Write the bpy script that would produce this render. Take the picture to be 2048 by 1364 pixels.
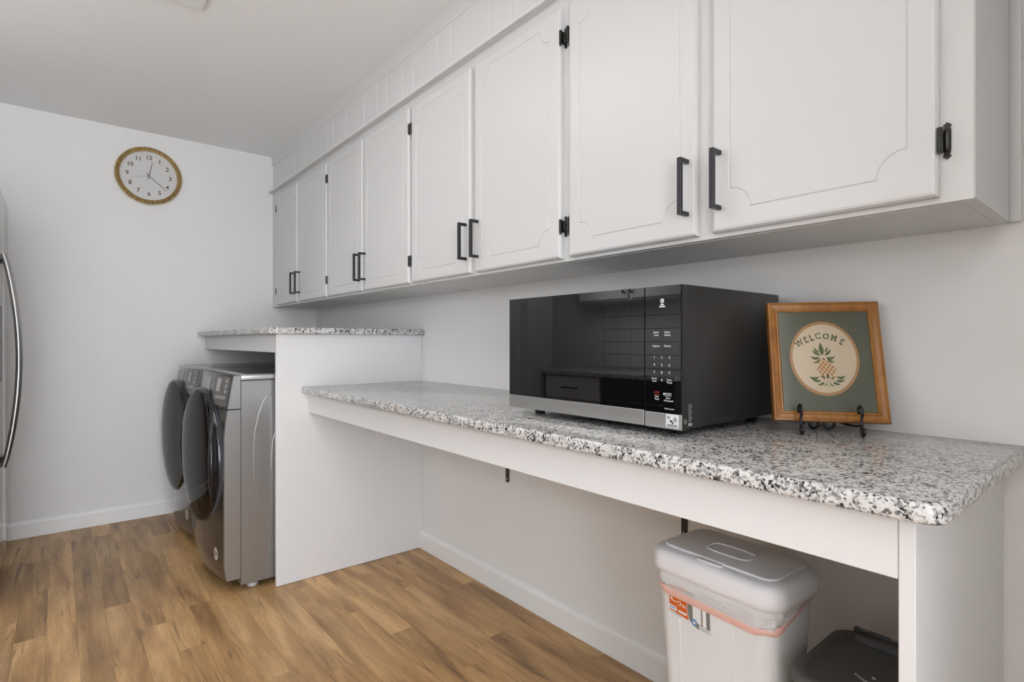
import bpy, bmesh, math, random
from mathutils import Vector, Matrix

for o in list(bpy.data.objects):
    bpy.data.objects.remove(o)
scene = bpy.context.scene
C = scene.collection
R = math.radians
rnd = random.Random(7)

# ------------------------------------------------------------------ camera, light, exposure
CAM_H = 1.138
cam_d = bpy.data.cameras.new('camera')
cam_d.sensor_width = 36.0
cam_d.lens = 36.0 * 1097.3 / 2048.0
cam_d.clip_start = 0.02
cam = bpy.data.objects.new('camera', cam_d)
C.objects.link(cam)
cam.location = (0, 0, CAM_H)
cam.rotation_euler = (R(90), 0, -0.6916)
scene.camera = cam

world = bpy.data.worlds.new('world')
scene.world = world
world.use_nodes = True
world.node_tree.nodes['Background'].inputs[0].default_value = (0.915, 0.97, 1.05, 1)
world.node_tree.nodes['Background'].inputs[1].default_value = 7.6

scene.view_settings.view_transform = 'Standard'
scene.view_settings.look = 'None'
scene.view_settings.gamma = 1.0
scene.view_settings.use_curve_mapping = False
scene.view_settings.exposure = 0.14

FIX_POWER = 6.0      # the ceiling fixture over the laundry aisle
GLOBE_FILL = 16.0           # radiance of the opal globes added out of view as fill light
FILL_FIX_POWER = 5.0     # second fixture, added behind the camera for fill light

# ------------------------------------------------------------------ measured room (metres)
XW = 1.5476           # right wall
XL = -1.53            # left wall
YF = 4.248            # far wall
YB = -2.4             # wall behind the camera
ZC = 2.491            # ceiling
XC = 1.2236           # wall cabinet face frame
YP = 2.647            # near face of the white divider panel

# ------------------------------------------------------------------ materials
MATS = {}
def nodes(name):
    m = bpy.data.materials.new(name)
    m.use_nodes = True
    nt = m.node_tree
    b = nt.nodes['Principled BSDF']
    MATS[name] = m
    return m, nt, b

def simple(name, col, rough=0.5, metal=0.0, spec=0.5, bump=0.0, bscale=200.0, var=0.0, coat=0.0):
    m, nt, b = nodes(name)
    b.inputs['Base Color'].default_value = (*col, 1)
    b.inputs['Roughness'].default_value = rough
    b.inputs['Metallic'].default_value = metal
    b.inputs['Specular IOR Level'].default_value = spec
    b.inputs['Coat Weight'].default_value = coat
    tc = nt.nodes.new('ShaderNodeTexCoord')
    n = nt.nodes.new('ShaderNodeTexNoise')
    n.inputs['Scale'].default_value = bscale
    n.inputs['Detail'].default_value = 3
    nt.links.new(tc.outputs['Object'], n.inputs['Vector'])
    if bump:
        bp = nt.nodes.new('ShaderNodeBump')
        bp.inputs['Strength'].default_value = bump
        bp.inputs['Distance'].default_value = 0.002
        nt.links.new(n.outputs['Fac'], bp.inputs['Height'])
        nt.links.new(bp.outputs['Normal'], b.inputs['Normal'])
    if var:
        n2 = nt.nodes.new('ShaderNodeTexNoise')
        n2.inputs['Scale'].default_value = 3.0
        nt.links.new(tc.outputs['Object'], n2.inputs['Vector'])
        mx = nt.nodes.new('ShaderNodeMix'); mx.data_type = 'RGBA'
        mx.inputs['A'].default_value = (*[c * (1 - var) for c in col], 1)
        mx.inputs['B'].default_value = (*[min(1, c * (1 + var)) for c in col], 1)
        nt.links.new(n2.outputs['Fac'], mx.inputs['Factor'])
        nt.links.new(mx.outputs['Result'], b.inputs['Base Color'])
    return m

M_wall = simple('wall_paint', (0.80, 0.795, 0.785), 0.7, bump=0.12, bscale=260, var=0.015)
M_ceil = simple('ceiling_paint', (0.88, 0.878, 0.87), 0.85, bump=0.2, bscale=180, var=0.015)
M_trim = simple('trim_paint', (0.85, 0.85, 0.84), 0.4, bump=0.03, bscale=60)
M_cab = simple('cabinet_paint', (0.635, 0.635, 0.63), 0.38, bump=0.05, bscale=90)
M_soff = simple('soffit_paint', (0.68, 0.68, 0.675), 0.5, bump=0.05, bscale=90)
M_panel = simple('white_laminate', (0.715, 0.712, 0.708), 0.35, bump=0.03, bscale=40)
M_gapd = simple('dark_gap', (0.05, 0.05, 0.05), 0.8)
M_black = simple('black_iron', (0.018, 0.018, 0.019), 0.35, 0.0, 0.5)
M_pull = simple('pull_bronze', (0.045, 0.045, 0.05), 0.35, 0.7)
M_hinge = simple('hinge_iron', (0.05, 0.05, 0.047), 0.32, 0.8, bump=0.15, bscale=250)
M_silver = simple('appliance_silver', (0.36, 0.36, 0.355), 0.28, 0.75, bump=0.01, bscale=600)
M_silverd = simple('appliance_silver_front', (0.18, 0.173, 0.166), 0.16, 0.85, bump=0.01, bscale=600)
M_ctrl = simple('control_print', (0.16, 0.155, 0.15), 0.3, 0.3)
M_btn = simple('control_button', (0.42, 0.42, 0.41), 0.4, 0.2)
M_doorring = simple('door_ring_black', (0.012, 0.012, 0.016), 0.12)
M_smoke = simple('smoked_door_glass', (0.15, 0.145, 0.14), 0.06, 1.0)
M_smoke.node_tree.nodes['Principled BSDF'].inputs['Specular Tint'].default_value = (0.45, 0.45, 0.45, 1)
M_gasket = simple('door_scoop_grey', (0.09, 0.09, 0.11), 0.35)
M_foot = simple('foot_plastic', (0.5, 0.5, 0.5), 0.5)
M_badge = simple('badge_beige', (0.5, 0.46, 0.38), 0.5)
M_steel = simple('brushed_steel', (0.62, 0.61, 0.595), 0.34, 1.0, bump=0.02, bscale=400)
M_fridge = simple('fridge_steel', (0.62, 0.61, 0.60), 0.10, 1.0)
M_fhandle = simple('fridge_handle_steel', (0.42, 0.41, 0.40), 0.3, 1.0)
M_fridgeside = simple('fridge_side_grey', (0.2, 0.2, 0.2), 0.5)
M_mwbody = simple('microwave_body', (0.035, 0.034, 0.033), 0.38, 0.35, bump=0.02, bscale=500)
M_glassblk = simple('black_glass', (0.004, 0.004, 0.0045), 0.012, 0.0, 1.0)
M_mwframe = simple('microwave_bezel', (0.014, 0.014, 0.015), 0.12)
M_white = simple('white_print', (0.75, 0.75, 0.75), 0.6)
M_red = simple('red_print', (0.36, 0.035, 0.022), 0.6)
M_sticker = simple('sticker_white', (0.72, 0.72, 0.73), 0.5)
M_ink = simple('ink_dark', (0.05, 0.05, 0.055), 0.6)
M_inkg = simple('ink_grey', (0.33, 0.33, 0.34), 0.6)
M_mat = simple('mat_board_green', (0.115, 0.122, 0.080), 0.75, bump=0.1, bscale=400, var=0.06)
M_tan = simple('card_border_tan', (0.48, 0.27, 0.11), 0.7)
M_cream = simple('card_cream', (0.72, 0.59, 0.42), 0.75, var=0.03)
M_leaf = simple('paint_leaf_green', (0.10, 0.135, 0.045), 0.7, var=0.2)
M_letter = simple('paint_letter_green', (0.075, 0.10, 0.035), 0.7)
M_pine = simple('paint_pineapple', (0.48, 0.21, 0.04), 0.7, var=0.25)
M_binw = simple('bin_white_plastic', (0.74, 0.74, 0.74), 0.42, bump=0.06, bscale=500)
M_bing = simple('bin_lid_plastic', (0.82, 0.82, 0.84), 0.42, bump=0.08, bscale=500)
M_tote = simple('bin_charcoal_plastic', (0.085, 0.085, 0.08), 0.48, bump=0.1, bscale=500)
M_toteb = simple('bin_charcoal_recess', (0.11, 0.11, 0.12), 0.3)
M_orange = simple('label_orange', (0.62, 0.115, 0.012), 0.5)
M_blue = simple('label_blue', (0.13, 0.26, 0.45), 0.5)
M_photo = simple('label_photo', (0.20, 0.19, 0.16), 0.5)
M_dial = simple('clock_dial', (0.62, 0.615, 0.60), 0.55)
M_brass = simple('clock_brass', (0.55, 0.43, 0.24), 0.28, 0.95)
M_hand = simple('clock_hand', (0.075, 0.06, 0.05), 0.45)
M_hand2 = simple('clock_second_hand', (0.3, 0.29, 0.27), 0.5)
M_fixture = simple('fixture_white', (0.74, 0.74, 0.72), 0.5)
M_tile = simple('wall_tile', (0.82, 0.82, 0.82), 0.15)
M_grout = simple('tile_grout', (0.10, 0.10, 0.10), 0.8)
M_dish = simple('dishwasher_black', (0.012, 0.012, 0.012), 0.2)
M_easel = simple('easel_iron', (0.012, 0.011, 0.012), 0.25)

def mat_emit(name, col, s):
    m, nt, b = nodes(name)
    b.inputs['Base Color'].default_value = (0.8, 0.8, 0.8, 1)
    b.inputs['Emission Color'].default_value = (*col, 1)
    b.inputs['Emission Strength'].default_value = s
    return m
M_diff = mat_emit('lamp_diffuser', (1, 0.985, 0.96), 1.2)
M_fill_globe = mat_emit('fill_opal_globe', (0.97, 0.99, 1.02), GLOBE_FILL)

def mat_granite():
    m, nt, b = nodes('granite_speckled')
    N = nt.nodes.new; L = nt.links.new
    tc = N('ShaderNodeTexCoord')
    nz = N('ShaderNodeTexNoise'); nz.inputs['Scale'].default_value = 130; nz.inputs['Detail'].default_value = 4
    L(tc.outputs['Object'], nz.inputs['Vector'])
    ad = N('ShaderNodeVectorMath'); ad.operation = 'MULTIPLY_ADD'
    L(nz.outputs['Color'], ad.inputs[0]); ad.inputs[1].default_value = (0.010, 0.010, 0.010)
    L(tc.outputs['Object'], ad.inputs[2])
    v = N('ShaderNodeTexVoronoi'); v.inputs['Scale'].default_value = 250
    L(ad.outputs[0], v.inputs['Vector'])
    sep = N('ShaderNodeSeparateColor'); L(v.outputs['Color'], sep.inputs[0])
    big = N('ShaderNodeTexNoise'); big.inputs['Scale'].default_value = 48; big.inputs['Detail'].default_value = 3
    L(tc.outputs['Object'], big.inputs['Vector'])
    mr = N('ShaderNodeMath'); mr.operation = 'MULTIPLY_ADD'
    L(big.outputs['Fac'], mr.inputs[0]); mr.inputs[1].default_value = 1.1; mr.inputs[2].default_value = -0.55
    sm = N('ShaderNodeMath'); sm.operation = 'ADD'
    L(sep.outputs[0], sm.inputs[0]); L(mr.outputs[0], sm.inputs[1])
    cr = N('ShaderNodeValToRGB')
    e = cr.color_ramp; e.interpolation = 'LINEAR'
    e.elements[0].position = 0.0; e.elements[0].color = (0.025, 0.025, 0.026, 1)
    e.elements[1].position = 1.0; e.elements[1].color = (0.66, 0.65, 0.635, 1)
    for p, c in ((0.07, (0.06, 0.06, 0.062)), (0.15, (0.17, 0.165, 0.16)), (0.30, (0.30, 0.295, 0.29)), (0.42, (0.50, 0.495, 0.48)), (0.66, (0.60, 0.59, 0.575))):
        x = e.elements.new(p); x.color = (*c, 1)
    L(sm.outputs[0], cr.inputs[0])
    L(cr.outputs[0], b.inputs['Base Color'])
    b.inputs['Roughness'].default_value = 0.13
    b.inputs['Specular IOR Level'].default_value = 0.5
    return m
M_granite = mat_granite()

def mat_floor():
    m, nt, b = nodes('oak_laminate')
    N = nt.nodes.new; L = nt.links.new
    tc = N('ShaderNodeTexCoord'); oi = N('ShaderNodeObjectInfo')
    rv = N('ShaderNodeVectorMath'); rv.operation = 'SCALE'
    cb = N('ShaderNodeCombineXYZ')
    for k in range(3): L(oi.outputs['Random'], cb.inputs[k])
    L(cb.outputs[0], rv.inputs[0]); rv.inputs['Scale'].default_value = 37.0
    ad = N('ShaderNodeVectorMath'); ad.operation = 'ADD'
    L(tc.outputs['Object'], ad.inputs[0]); L(rv.outputs[0], ad.inputs[1])
    def noise(sc, scale, det=4, dist=0.0, rough=0.5):
        mp = N('ShaderNodeMapping'); mp.inputs['Scale'].default_value = sc
        L(ad.outputs[0], mp.inputs['Vector'])
        n = N('ShaderNodeTexNoise'); n.inputs['Scale'].default_value = scale
        n.inputs['Detail'].default_value = det; n.inputs['Distortion'].default_value = dist
        n.inputs['Roughness'].default_value = rough
        L(mp.outputs[0], n.inputs['Vector'])
        return n
    # long soft tone bands
    n1 = noise((9, 1.0, 1), 1.6, 5, 0.6)
    cr = N('ShaderNodeValToRGB'); e = cr.color_ramp
    e.elements[0].position = 0.28; e.elements[0].color = (0.33, 0.180, 0.075, 1)
    e.elements[1].position = 0.72; e.elements[1].color = (0.68, 0.43, 0.20, 1)
    x = e.elements.new(0.5); x.color = (0.53, 0.312, 0.134, 1)
    L(n1.outputs['Fac'], cr.inputs[0])
    # fine grain
    n2 = noise((70, 2.2, 1), 6.0, 3, 0.4, 0.65)
    g = N('ShaderNodeMapRange'); g.inputs[1].default_value = 0.3; g.inputs[2].default_value = 0.75
    g.inputs[3].default_value = 0.70; g.inputs[4].default_value = 1.14
    L(n2.outputs['Fac'], g.inputs[0])
    # cathedral wave grain
    mpw = N('ShaderNodeMapping'); mpw.inputs['Scale'].default_value = (1, 0.12, 1); L(ad.outputs[0], mpw.inputs['Vector'])
    wv = N('ShaderNodeTexWave'); wv.wave_type = 'RINGS'; wv.inputs['Scale'].default_value = 26
    wv.inputs['Distortion'].default_value = 5.0; wv.inputs['Detail'].default_value = 2; wv.inputs['Detail Scale'].default_value = 0.6
    L(mpw.outputs[0], wv.inputs['Vector'])
    wr = N('ShaderNodeMapRange'); wr.inputs[3].default_value = 0.84; wr.inputs[4].default_value = 1.07
    L(wv.outputs['Fac'], wr.inputs[0])
    # dark mineral streaks and knots
    n3 = noise((17, 1.25, 1), 1.15, 4, 1.1)
    st = N('ShaderNodeMapRange'); st.inputs[1].default_value = 0.60; st.inputs[2].default_value = 0.73
    st.inputs[3].default_value = 0.0; st.inputs[4].default_value = 0.70
    L(n3.outputs['Fac'], st.inputs[0])
    vo = N('ShaderNodeTexVoronoi'); vo.inputs['Scale'].default_value = 3.2
    mpv = N('ShaderNodeMapping'); mpv.inputs['Scale'].default_value = (2.2, 1.0, 0.01); L(ad.outputs[0], mpv.inputs['Vector'])
    nd = noise((20, 12, 1), 1.0, 2)
    av = N('ShaderNodeVectorMath'); av.operation = 'MULTIPLY_ADD'
    L(nd.outputs['Color'], av.inputs[0]); av.inputs[1].default_value = (0.12, 0.12, 0); L(mpv.outputs[0], av.inputs[2])
    L(av.outputs[0], vo.inputs['Vector'])
    kn = N('ShaderNodeMapRange'); kn.inputs[1].default_value = 0.02; kn.inputs[2].default_value = 0.10
    kn.inputs[3].default_value = 0.75; kn.inputs[4].default_value = 0.0
    L(vo.outputs['Distance'], kn.inputs[0])
    mxk = N('ShaderNodeMath'); mxk.operation = 'MAXIMUM'; L(st.outputs[0], mxk.inputs[0]); L(kn.outputs[0], mxk.inputs[1])
    # thin wavy dark grain lines, only in patches
    n4 = noise((15, 0.45, 1), 1.7, 2, 0.5)
    ab = N('ShaderNodeMath'); ab.operation = 'SUBTRACT'; L(n4.outputs['Fac'], ab.inputs[0]); ab.inputs[1].default_value = 0.52
    ab2 = N('ShaderNodeMath'); ab2.operation = 'ABSOLUTE'; L(ab.outputs[0], ab2.inputs[0])
    ln = N('ShaderNodeMapRange'); ln.inputs[1].default_value = 0.0; ln.inputs[2].default_value = 0.016
    ln.inputs[3].default_value = 0.6; ln.inputs[4].default_value = 0.0
    L(ab2.outputs[0], ln.inputs[0])
    n5 = noise((5, 2.2, 1), 1.3, 1)
    pm = N('ShaderNodeMapRange'); pm.inputs[1].default_value = 0.50; pm.inputs[2].default_value = 0.62
    L(n5.outputs['Fac'], pm.inputs[0])
    lm = N('ShaderNodeMath'); lm.operation = 'MULTIPLY'; L(ln.outputs[0], lm.inputs[0]); L(pm.outputs[0], lm.inputs[1])
    mk2 = N('ShaderNodeMath'); mk2.operation = 'MAXIMUM'; L(mxk.outputs[0], mk2.inputs[0]); L(lm.outputs[0], mk2.inputs[1])
    mxk = mk2
    # per plank tone
    pr = N('ShaderNodeMapRange'); pr.inputs[3].default_value = 0.82; pr.inputs[4].default_value = 1.14
    L(oi.outputs['Random'], pr.inputs[0])
    m1 = N('ShaderNodeMath'); m1.operation = 'MULTIPLY'; L(g.outputs[0], m1.inputs[0]); L(wr.outputs[0], m1.inputs[1])
    m2 = N('ShaderNodeMath'); m2.operation = 'MULTIPLY'; L(m1.outputs[0], m2.inputs[0]); L(pr.outputs[0], m2.inputs[1])
    vm = N('ShaderNodeVectorMath'); vm.operation = 'SCALE'; L(cr.outputs[0], vm.inputs[0]); L(m2.outputs[0], vm.inputs['Scale'])
    mx = N('ShaderNodeMix'); mx.data_type = 'RGBA'
    L(mxk.outputs[0], mx.inputs['Factor']); L(vm.outputs[0], mx.inputs['A']); mx.inputs['B'].default_value = (0.085, 0.052, 0.030, 1)
    L(mx.outputs['Result'], b.inputs['Base Color'])
    b.inputs['Roughness'].default_value = 0.36
    b.inputs['Specular IOR Level'].default_value = 0.35
    bp = N('ShaderNodeBump'); bp.inputs['Strength'].default_value = 0.15; bp.inputs['Distance'].default_value = 0.0006
    L(n2.outputs['Fac'], bp.inputs['Height']); L(bp.outputs[0], b.inputs['Normal'])
    return m
M_floor = mat_floor()

def mat_framewood():
    m, nt, b = nodes('frame_oak_varnished')
    N = nt.nodes.new; L = nt.links.new
    tc = N('ShaderNodeTexCoord')
    mp = N('ShaderNodeMapping'); mp.inputs['Scale'].default_value = (16, 16, 7)
    L(tc.outputs['Object'], mp.inputs['Vector'])
    n = N('ShaderNodeTexNoise'); n.inputs['Scale'].default_value = 3; n.inputs['Detail'].default_value = 5; n.inputs['Distortion'].default_value = 0.8
    L(mp.outputs[0], n.inputs['Vector'])
    cr = N('ShaderNodeValToRGB'); e = cr.color_ramp
    e.elements[0].position = 0.3; e.elements[0].color = (0.27, 0.105, 0.018, 1)
    e.elements[1].position = 0.75; e.elements[1].color = (0.43, 0.185, 0.036, 1)
    L(n.outputs['Fac'], cr.inputs[0]); L(cr.outputs[0], b.inputs['Base Color'])
    b.inputs['Roughness'].default_value = 0.28
    b.inputs['Coat Weight'].default_value = 0.3
    return m
M_fwood = mat_framewood()

def mat_bag():
    m, nt, b = nodes('bag_film_white')
    N = nt.nodes.new; L = nt.links.new
    b.inputs['Base Color'].default_value = (0.92, 0.915, 0.91, 1)
    b.inputs['Roughness'].default_value = 0.22
    b.inputs['Alpha'].default_value = 0.55
    tc = N('ShaderNodeTexCoord'); mp = N('ShaderNodeMapping'); mp.inputs['Scale'].default_value = (14, 14, 90); mp.inputs['Rotation'].default_value = (0.5, 0.25, 0)
    n = N('ShaderNodeTexNoise'); n.inputs['Scale'].default_value = 2.0; n.inputs['Detail'].default_value = 3; n.inputs['Distortion'].default_value = 1.0
    L(tc.outputs['Object'], mp.inputs['Vector']); L(mp.outputs[0], n.inputs['Vector'])
    bp = N('ShaderNodeBump'); bp.inputs['Strength'].default_value = 0.9; bp.inputs['Distance'].default_value = 0.006
    L(n.outputs['Fac'], bp.inputs['Height']); L(bp.outputs[0], b.inputs['Normal'])
    return m
M_bag = mat_bag()
def mat_string():
    m, nt, b = nodes('bag_drawstring_pink')
    b.inputs['Base Color'].default_value = (0.76, 0.47, 0.40, 1)
    b.inputs['Roughness'].default_value = 0.35
    return m
M_string = mat_string()
def mat_clearglass():
    m, nt, b = nodes('picture_glass')
    N = nt.nodes.new; L = nt.links.new
    out = nt.nodes['Material Output']; nt.nodes.remove(b)
    tr = N('ShaderNodeBsdfTransparent'); gl = N('ShaderNodeBsdfGlossy'); gl.inputs['Roughness'].default_value = 0.14
    fr = N('ShaderNodeFresnel'); fr.inputs['IOR'].default_value = 1.4
    mx = N('ShaderNodeMixShader'); L(fr.outputs[0], mx.inputs[0]); L(tr.outputs[0], mx.inputs[1]); L(gl.outputs[0], mx.inputs[2])
    L(mx.outputs[0], out.inputs[0])
    return m
M_pglass = mat_clearglass()

# ------------------------------------------------------------------ mesh helpers
def V(*a): return Vector(a)
BASE = {}
def add_box(bm, x0, x1, y0, y1, z0, z1, bev=0.0, seg=2, M=None):
    t = bmesh.new()
    vs = [t.verts.new((x, y, z)) for x in (x0, x1) for y in (y0, y1) for z in (z0, z1)]
    for f in ((0, 1, 3, 2), (4, 6, 7, 5), (0, 4, 5, 1), (2, 3, 7, 6), (0, 2, 6, 4), (1, 5, 7, 3)):
        t.faces.new([vs[i] for i in f])
    if bev > 0:
        bmesh.ops.bevel(t, geom=list(t.edges), offset=bev, segments=seg, profile=0.5, affect='EDGES')
    merge(bm, t, M)

def merge(bm, t, M=None):
    if M is not None: t.transform(M)
    mp = {}
    for v in t.verts: mp[v] = bm.verts.new(v.co)
    for f in t.faces:
        try: bm.faces.new([mp[v] for v in f.verts])
        except ValueError: pass
    t.free()

def add_prism(bm, pts, fn, a0, a1, bev=0.0, seg=2):
    """extrude polygon pts (u,v) between a0 and a1; fn(u,v,a)->xyz. bev rounds the two rims."""
    t = bmesh.new()
    lo = [t.verts.new(fn(u, v, a0)) for u, v in pts]
    hi = [t.verts.new(fn(u, v, a1)) for u, v in pts]
    n = len(pts)
    t.faces.new(lo[::-1]); t.faces.new(hi)
    for i in range(n):
        j = (i + 1) % n
        t.faces.new((lo[i], lo[j], hi[j], hi[i]))
    bmesh.ops.recalc_face_normals(t, faces=list(t.faces))
    if bev > 0:
        ls, hs = set(lo), set(hi)
        ed = [e for e in t.edges if (e.verts[0] in ls and e.verts[1] in ls) or (e.verts[0] in hs and e.verts[1] in hs)]
        bmesh.ops.bevel(t, geom=ed, offset=bev, segments=seg, profile=0.5, affect='EDGES')
    merge(bm, t)

def add_tube(bm, pts, r, n=8, closed=False, taper=None):
    pts = [Vector(p) for p in pts]
    m = len(pts); rings = []
    prev = None
    for i, p in enumerate(pts):
        if closed: d = pts[(i + 1) % m] - pts[i - 1]
        else: d = pts[min(i + 1, m - 1)] - pts[max(i - 1, 0)]
        d.normalize()
        if prev is None:
            a = V(0, 0, 1) if abs(d.z) < 0.9 else V(1, 0, 0)
            u = d.cross(a).normalized()
        else:
            u = (prev - d * prev.dot(d)).normalized()
        prev = u
        w = d.cross(u)
        rr = r if taper is None else r * taper[i]
        rings.append([bm.verts.new(p + (u * math.cos(2 * math.pi * k / n) + w * math.sin(2 * math.pi * k / n)) * rr) for k in range(n)])
    for i in range(m - (0 if closed else 1)):
        A, B = rings[i], rings[(i + 1) % m]
        for k in range(n):
            bm.faces.new((A[k], A[(k + 1) % n], B[(k + 1) % n], B[k]))
    if not closed:
        bm.faces.new(rings[0][::-1]); bm.faces.new(rings[-1])

def add_lathe(bm, prof, fn, n=48, cap=True):
    """prof: list of (r,a); fn(r*cos, r*sin, a) -> xyz"""
    rings = []
    for r, a in prof:
        if r < 1e-6: rings.append([bm.verts.new(fn(0, 0, a))])
        else: rings.append([bm.verts.new(fn(r * math.cos(2 * math.pi * k / n), r * math.sin(2 * math.pi * k / n), a)) for k in range(n)])
    for A, B in zip(rings[:-1], rings[1:]):
        for k in range(n):
            j = (k + 1) % n
            if len(A) == 1 and len(B) == 1: continue
            if len(A) == 1: bm.faces.new((A[0], B[k], B[j]))
            elif len(B) == 1: bm.faces.new((A[k], A[j], B[0]))
            else: bm.faces.new((A[k], A[j], B[j], B[k]))
    if cap:
        for Rg in (rings[0], rings[-1]):
            if len(Rg) > 2: bm.faces.new(Rg)

def obj(name, bm, mat, parent=None, smooth=None, origin=None):
    bmesh.ops.recalc_face_normals(bm, faces=list(bm.faces))
    off = V(0, 0, 0)
    if parent is not None: off = BASE.get(parent, V(0, 0, 0))
    if origin is not None: off = V(*origin)
    if off.length > 0: bm.transform(Matrix.Translation(-off))
    me = bpy.data.meshes.new(name)
    bm.to_mesh(me); bm.free()
    me.materials.append(mat)
    o = bpy.data.objects.new(name, me)
    C.objects.link(o)
    if smooth is not None:
        for p in me.polygons: p.use_smooth = True
        if smooth < 179: me.set_sharp_from_angle(angle=R(smooth))
    if parent is not None:
        o.parent = parent
        if origin is not None: o.location = off - BASE.get(parent, V(0, 0, 0))
        BASE[o] = off
    else:
        o.location = off; BASE[o] = off
    return o

def thing(name, label, cat, loc, group=None, rotz=0.0, local=False):
    o = bpy.data.objects.new(name, None)
    o.empty_display_size = 0.05
    C.objects.link(o)
    o.location = loc
    o.rotation_euler = (0, 0, rotz)
    BASE[o] = V(0, 0, 0) if local else V(*loc)
    o['label'] = label; o['category'] = cat
    if group: o['group'] = group
    return o

def tag(o, label, cat, group=None, kind=None):
    o['label'] = label; o['category'] = cat
    if group: o['group'] = group
    if kind: o['kind'] = kind
    return o

def struct(o, label, cat):
    o['kind'] = 'structure'; o['label'] = label; o['category'] = cat
    return o

def bx(name, mat, parent, x0, x1, y0, y1, z0, z1, bev=0.0, seg=2, smooth=None):
    bm = bmesh.new(); add_box(bm, x0, x1, y0, y1, z0, z1, bev, seg)
    return obj(name, bm, mat, parent, smooth)

def text(name, s, size, mat, parent, org, right, up, align='CENTER', thick=0.0003, sx=1.0, bold=0.0):
    cu = bpy.data.curves.new('t', 'FONT')
    cu.body = s; cu.size = size; cu.align_x = align; cu.align_y = 'CENTER'
    cu.extrude = thick; cu.offset = bold; cu.resolution_u = 3
    to = bpy.data.objects.new('t', cu); C.objects.link(to)
    dg = bpy.context.evaluated_depsgraph_get()
    me = bpy.data.meshes.new_from_object(to.evaluated_get(dg))
    bpy.data.objects.remove(to)
    bm = bmesh.new(); bm.from_mesh(me); bpy.data.meshes.remove(me)
    r = Vector(right).normalized(); u = Vector(up).normalized(); n = r.cross(u); og = Vector(org)
    for v in bm.verts:
        v.co = og + r * v.co.x * sx + u * v.co.y + n * v.co.z
    return obj(name, bm, mat, parent)

def plate(bm, pts, org, right, up, a0, a1):
    r = Vector(right).normalized(); u = Vector(up).normalized(); n = r.cross(u); og = Vector(org)
    add_prism(bm, pts, lambda p, q, a: og + r * p + u * q + n * a, a0, a1)

def rrect(x0, x1, y0, y1, r, n=5, corners=(1, 1, 1, 1)):
    P = []
    for (cx, cy, a0, on) in ((x1 - r, y1 - r, 0, corners[0]), (x0 + r, y1 - r, 90, corners[1]), (x0 + r, y0 + r, 180, corners[2]), (x1 - r, y0 + r, 270, corners[3])):
        if on:
            for k in range(n + 1):
                a = R(a0 + 90 * k / n); P.append((cx + r * math.cos(a), cy + r * math.sin(a)))
        else:
            P.append((cx + math.copysign(r, math.cos(R(a0 + 45))), cy + math.copysign(r, math.sin(R(a0 + 45)))))
    return P

def ellipse(rx, ry, n=64, cx=0, cy=0):
    return [(cx + rx * math.cos(2 * math.pi * k / n), cy + ry * math.sin(2 * math.pi * k / n)) for k in range(n)]

# ================================================================== THE SETTING
bm = bmesh.new(); add_box(bm, XL - 0.1, XW + 0.1, YB - 0.1, YF + 0.1, -0.06, -0.012)
M_joint = simple('floor_joint', (0.10, 0.06, 0.03), 0.7)
floor = struct(obj('floor', bm, M_joint), 'brown oak laminate plank floor', 'floor')
PW = 0.0935
k = 0
x = XL
while x < XW - 0.001:
    x1 = min(x + PW, XW)
    y = YB - rnd.uniform(0, 0.9)
    while y < YF:
        ln = rnd.choice((0.62, 0.8, 0.95, 1.1, 1.22))
        a, b_ = max(y, YB), min(y + ln, YF)
        if b_ - a > 0.04:
            bm = bmesh.new()
            add_box(bm, x + 0.0001, x1 - 0.0001, a + 0.0001, b_ - 0.0001, -0.012, 0.0, 0.0004, 1)
            obj('plank', bm, M_floor, floor, origin=((x + x1) / 2, (a + b_) / 2, 0))
        y += ln
    x = x1

bm = bmesh.new(); add_box(bm, XL - 0.1, XW + 0.1, YB - 0.1, YF + 0.1, ZC, ZC + 0.08)
struct(obj('ceiling', bm, M_ceil), 'plain grey white painted ceiling', 'ceiling')
bm = bmesh.new(); add_box(bm, XW, XW + 0.1, YB - 0.1, YF + 0.1, 0, ZC)
struct(obj('wall_right', bm, M_wall), 'pale grey painted wall behind the counter and cabinets', 'wall')
bm = bmesh.new(); add_box(bm, XL - 0.1, XW, YF, YF + 0.1, 0, ZC)
struct(obj('wall_far', bm, M_wall), 'pale grey end wall with the round clock', 'wall')
bm = bmesh.new(); add_box(bm, XL - 0.1, XL, YB - 0.1, YF, 0, ZC)
wl = struct(obj('wall_left', bm, M_grout), 'kitchen side wall with subway tiles', 'wall')
# unseen wall added to shade the counter end; open back lets world light in
bm = bmesh.new()
add_box(bm, 0.62, XW, -0.47, -0.35, 0, ZC)
add_box(bm, XL, XW, YB - 0.1, YB, 2.30, ZC); add_box(bm, 0.62, XW, YB - 0.1, YB, 0, 2.30)
struct(obj('wall_back', bm, M_wall), 'unseen pale grey wall added to shade the counter end', 'wall')
# plaster faces of the left wall above and beside the tiles
for (y0, y1, z0, z1) in ((1.88, 3.16, 1.445, ZC), (3.16, YF, 0, ZC), (1.88, 3.16, 0, 0.92), (YB, 1.88, 0, ZC)):
    bx('plaster', M_wall, wl, XL, XL + 0.009, y0, y1, z0, z1)
TL, TH = 0.300, 0.1025
for r in range(5):
    y = 3.155 - (TL / 2 if r % 2 else 0)
    if r % 2: bx('tile', M_tile, wl, XL, XL + 0.009, y + 0.0015, 3.155, 0.9225 + r * (TH + 0.003), 0.9225 + r * (TH + 0.003) + TH, 0.0015, 1)
    while y - TL > 1.87:
        bx('tile', M_tile, wl, XL, XL + 0.009, y - TL + 0.0015, y - 0.0015, 0.9225 + r * (TH + 0.003), 0.9225 + r * (TH + 0.003) + TH, 0.0015, 1)
        y -= TL

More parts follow.
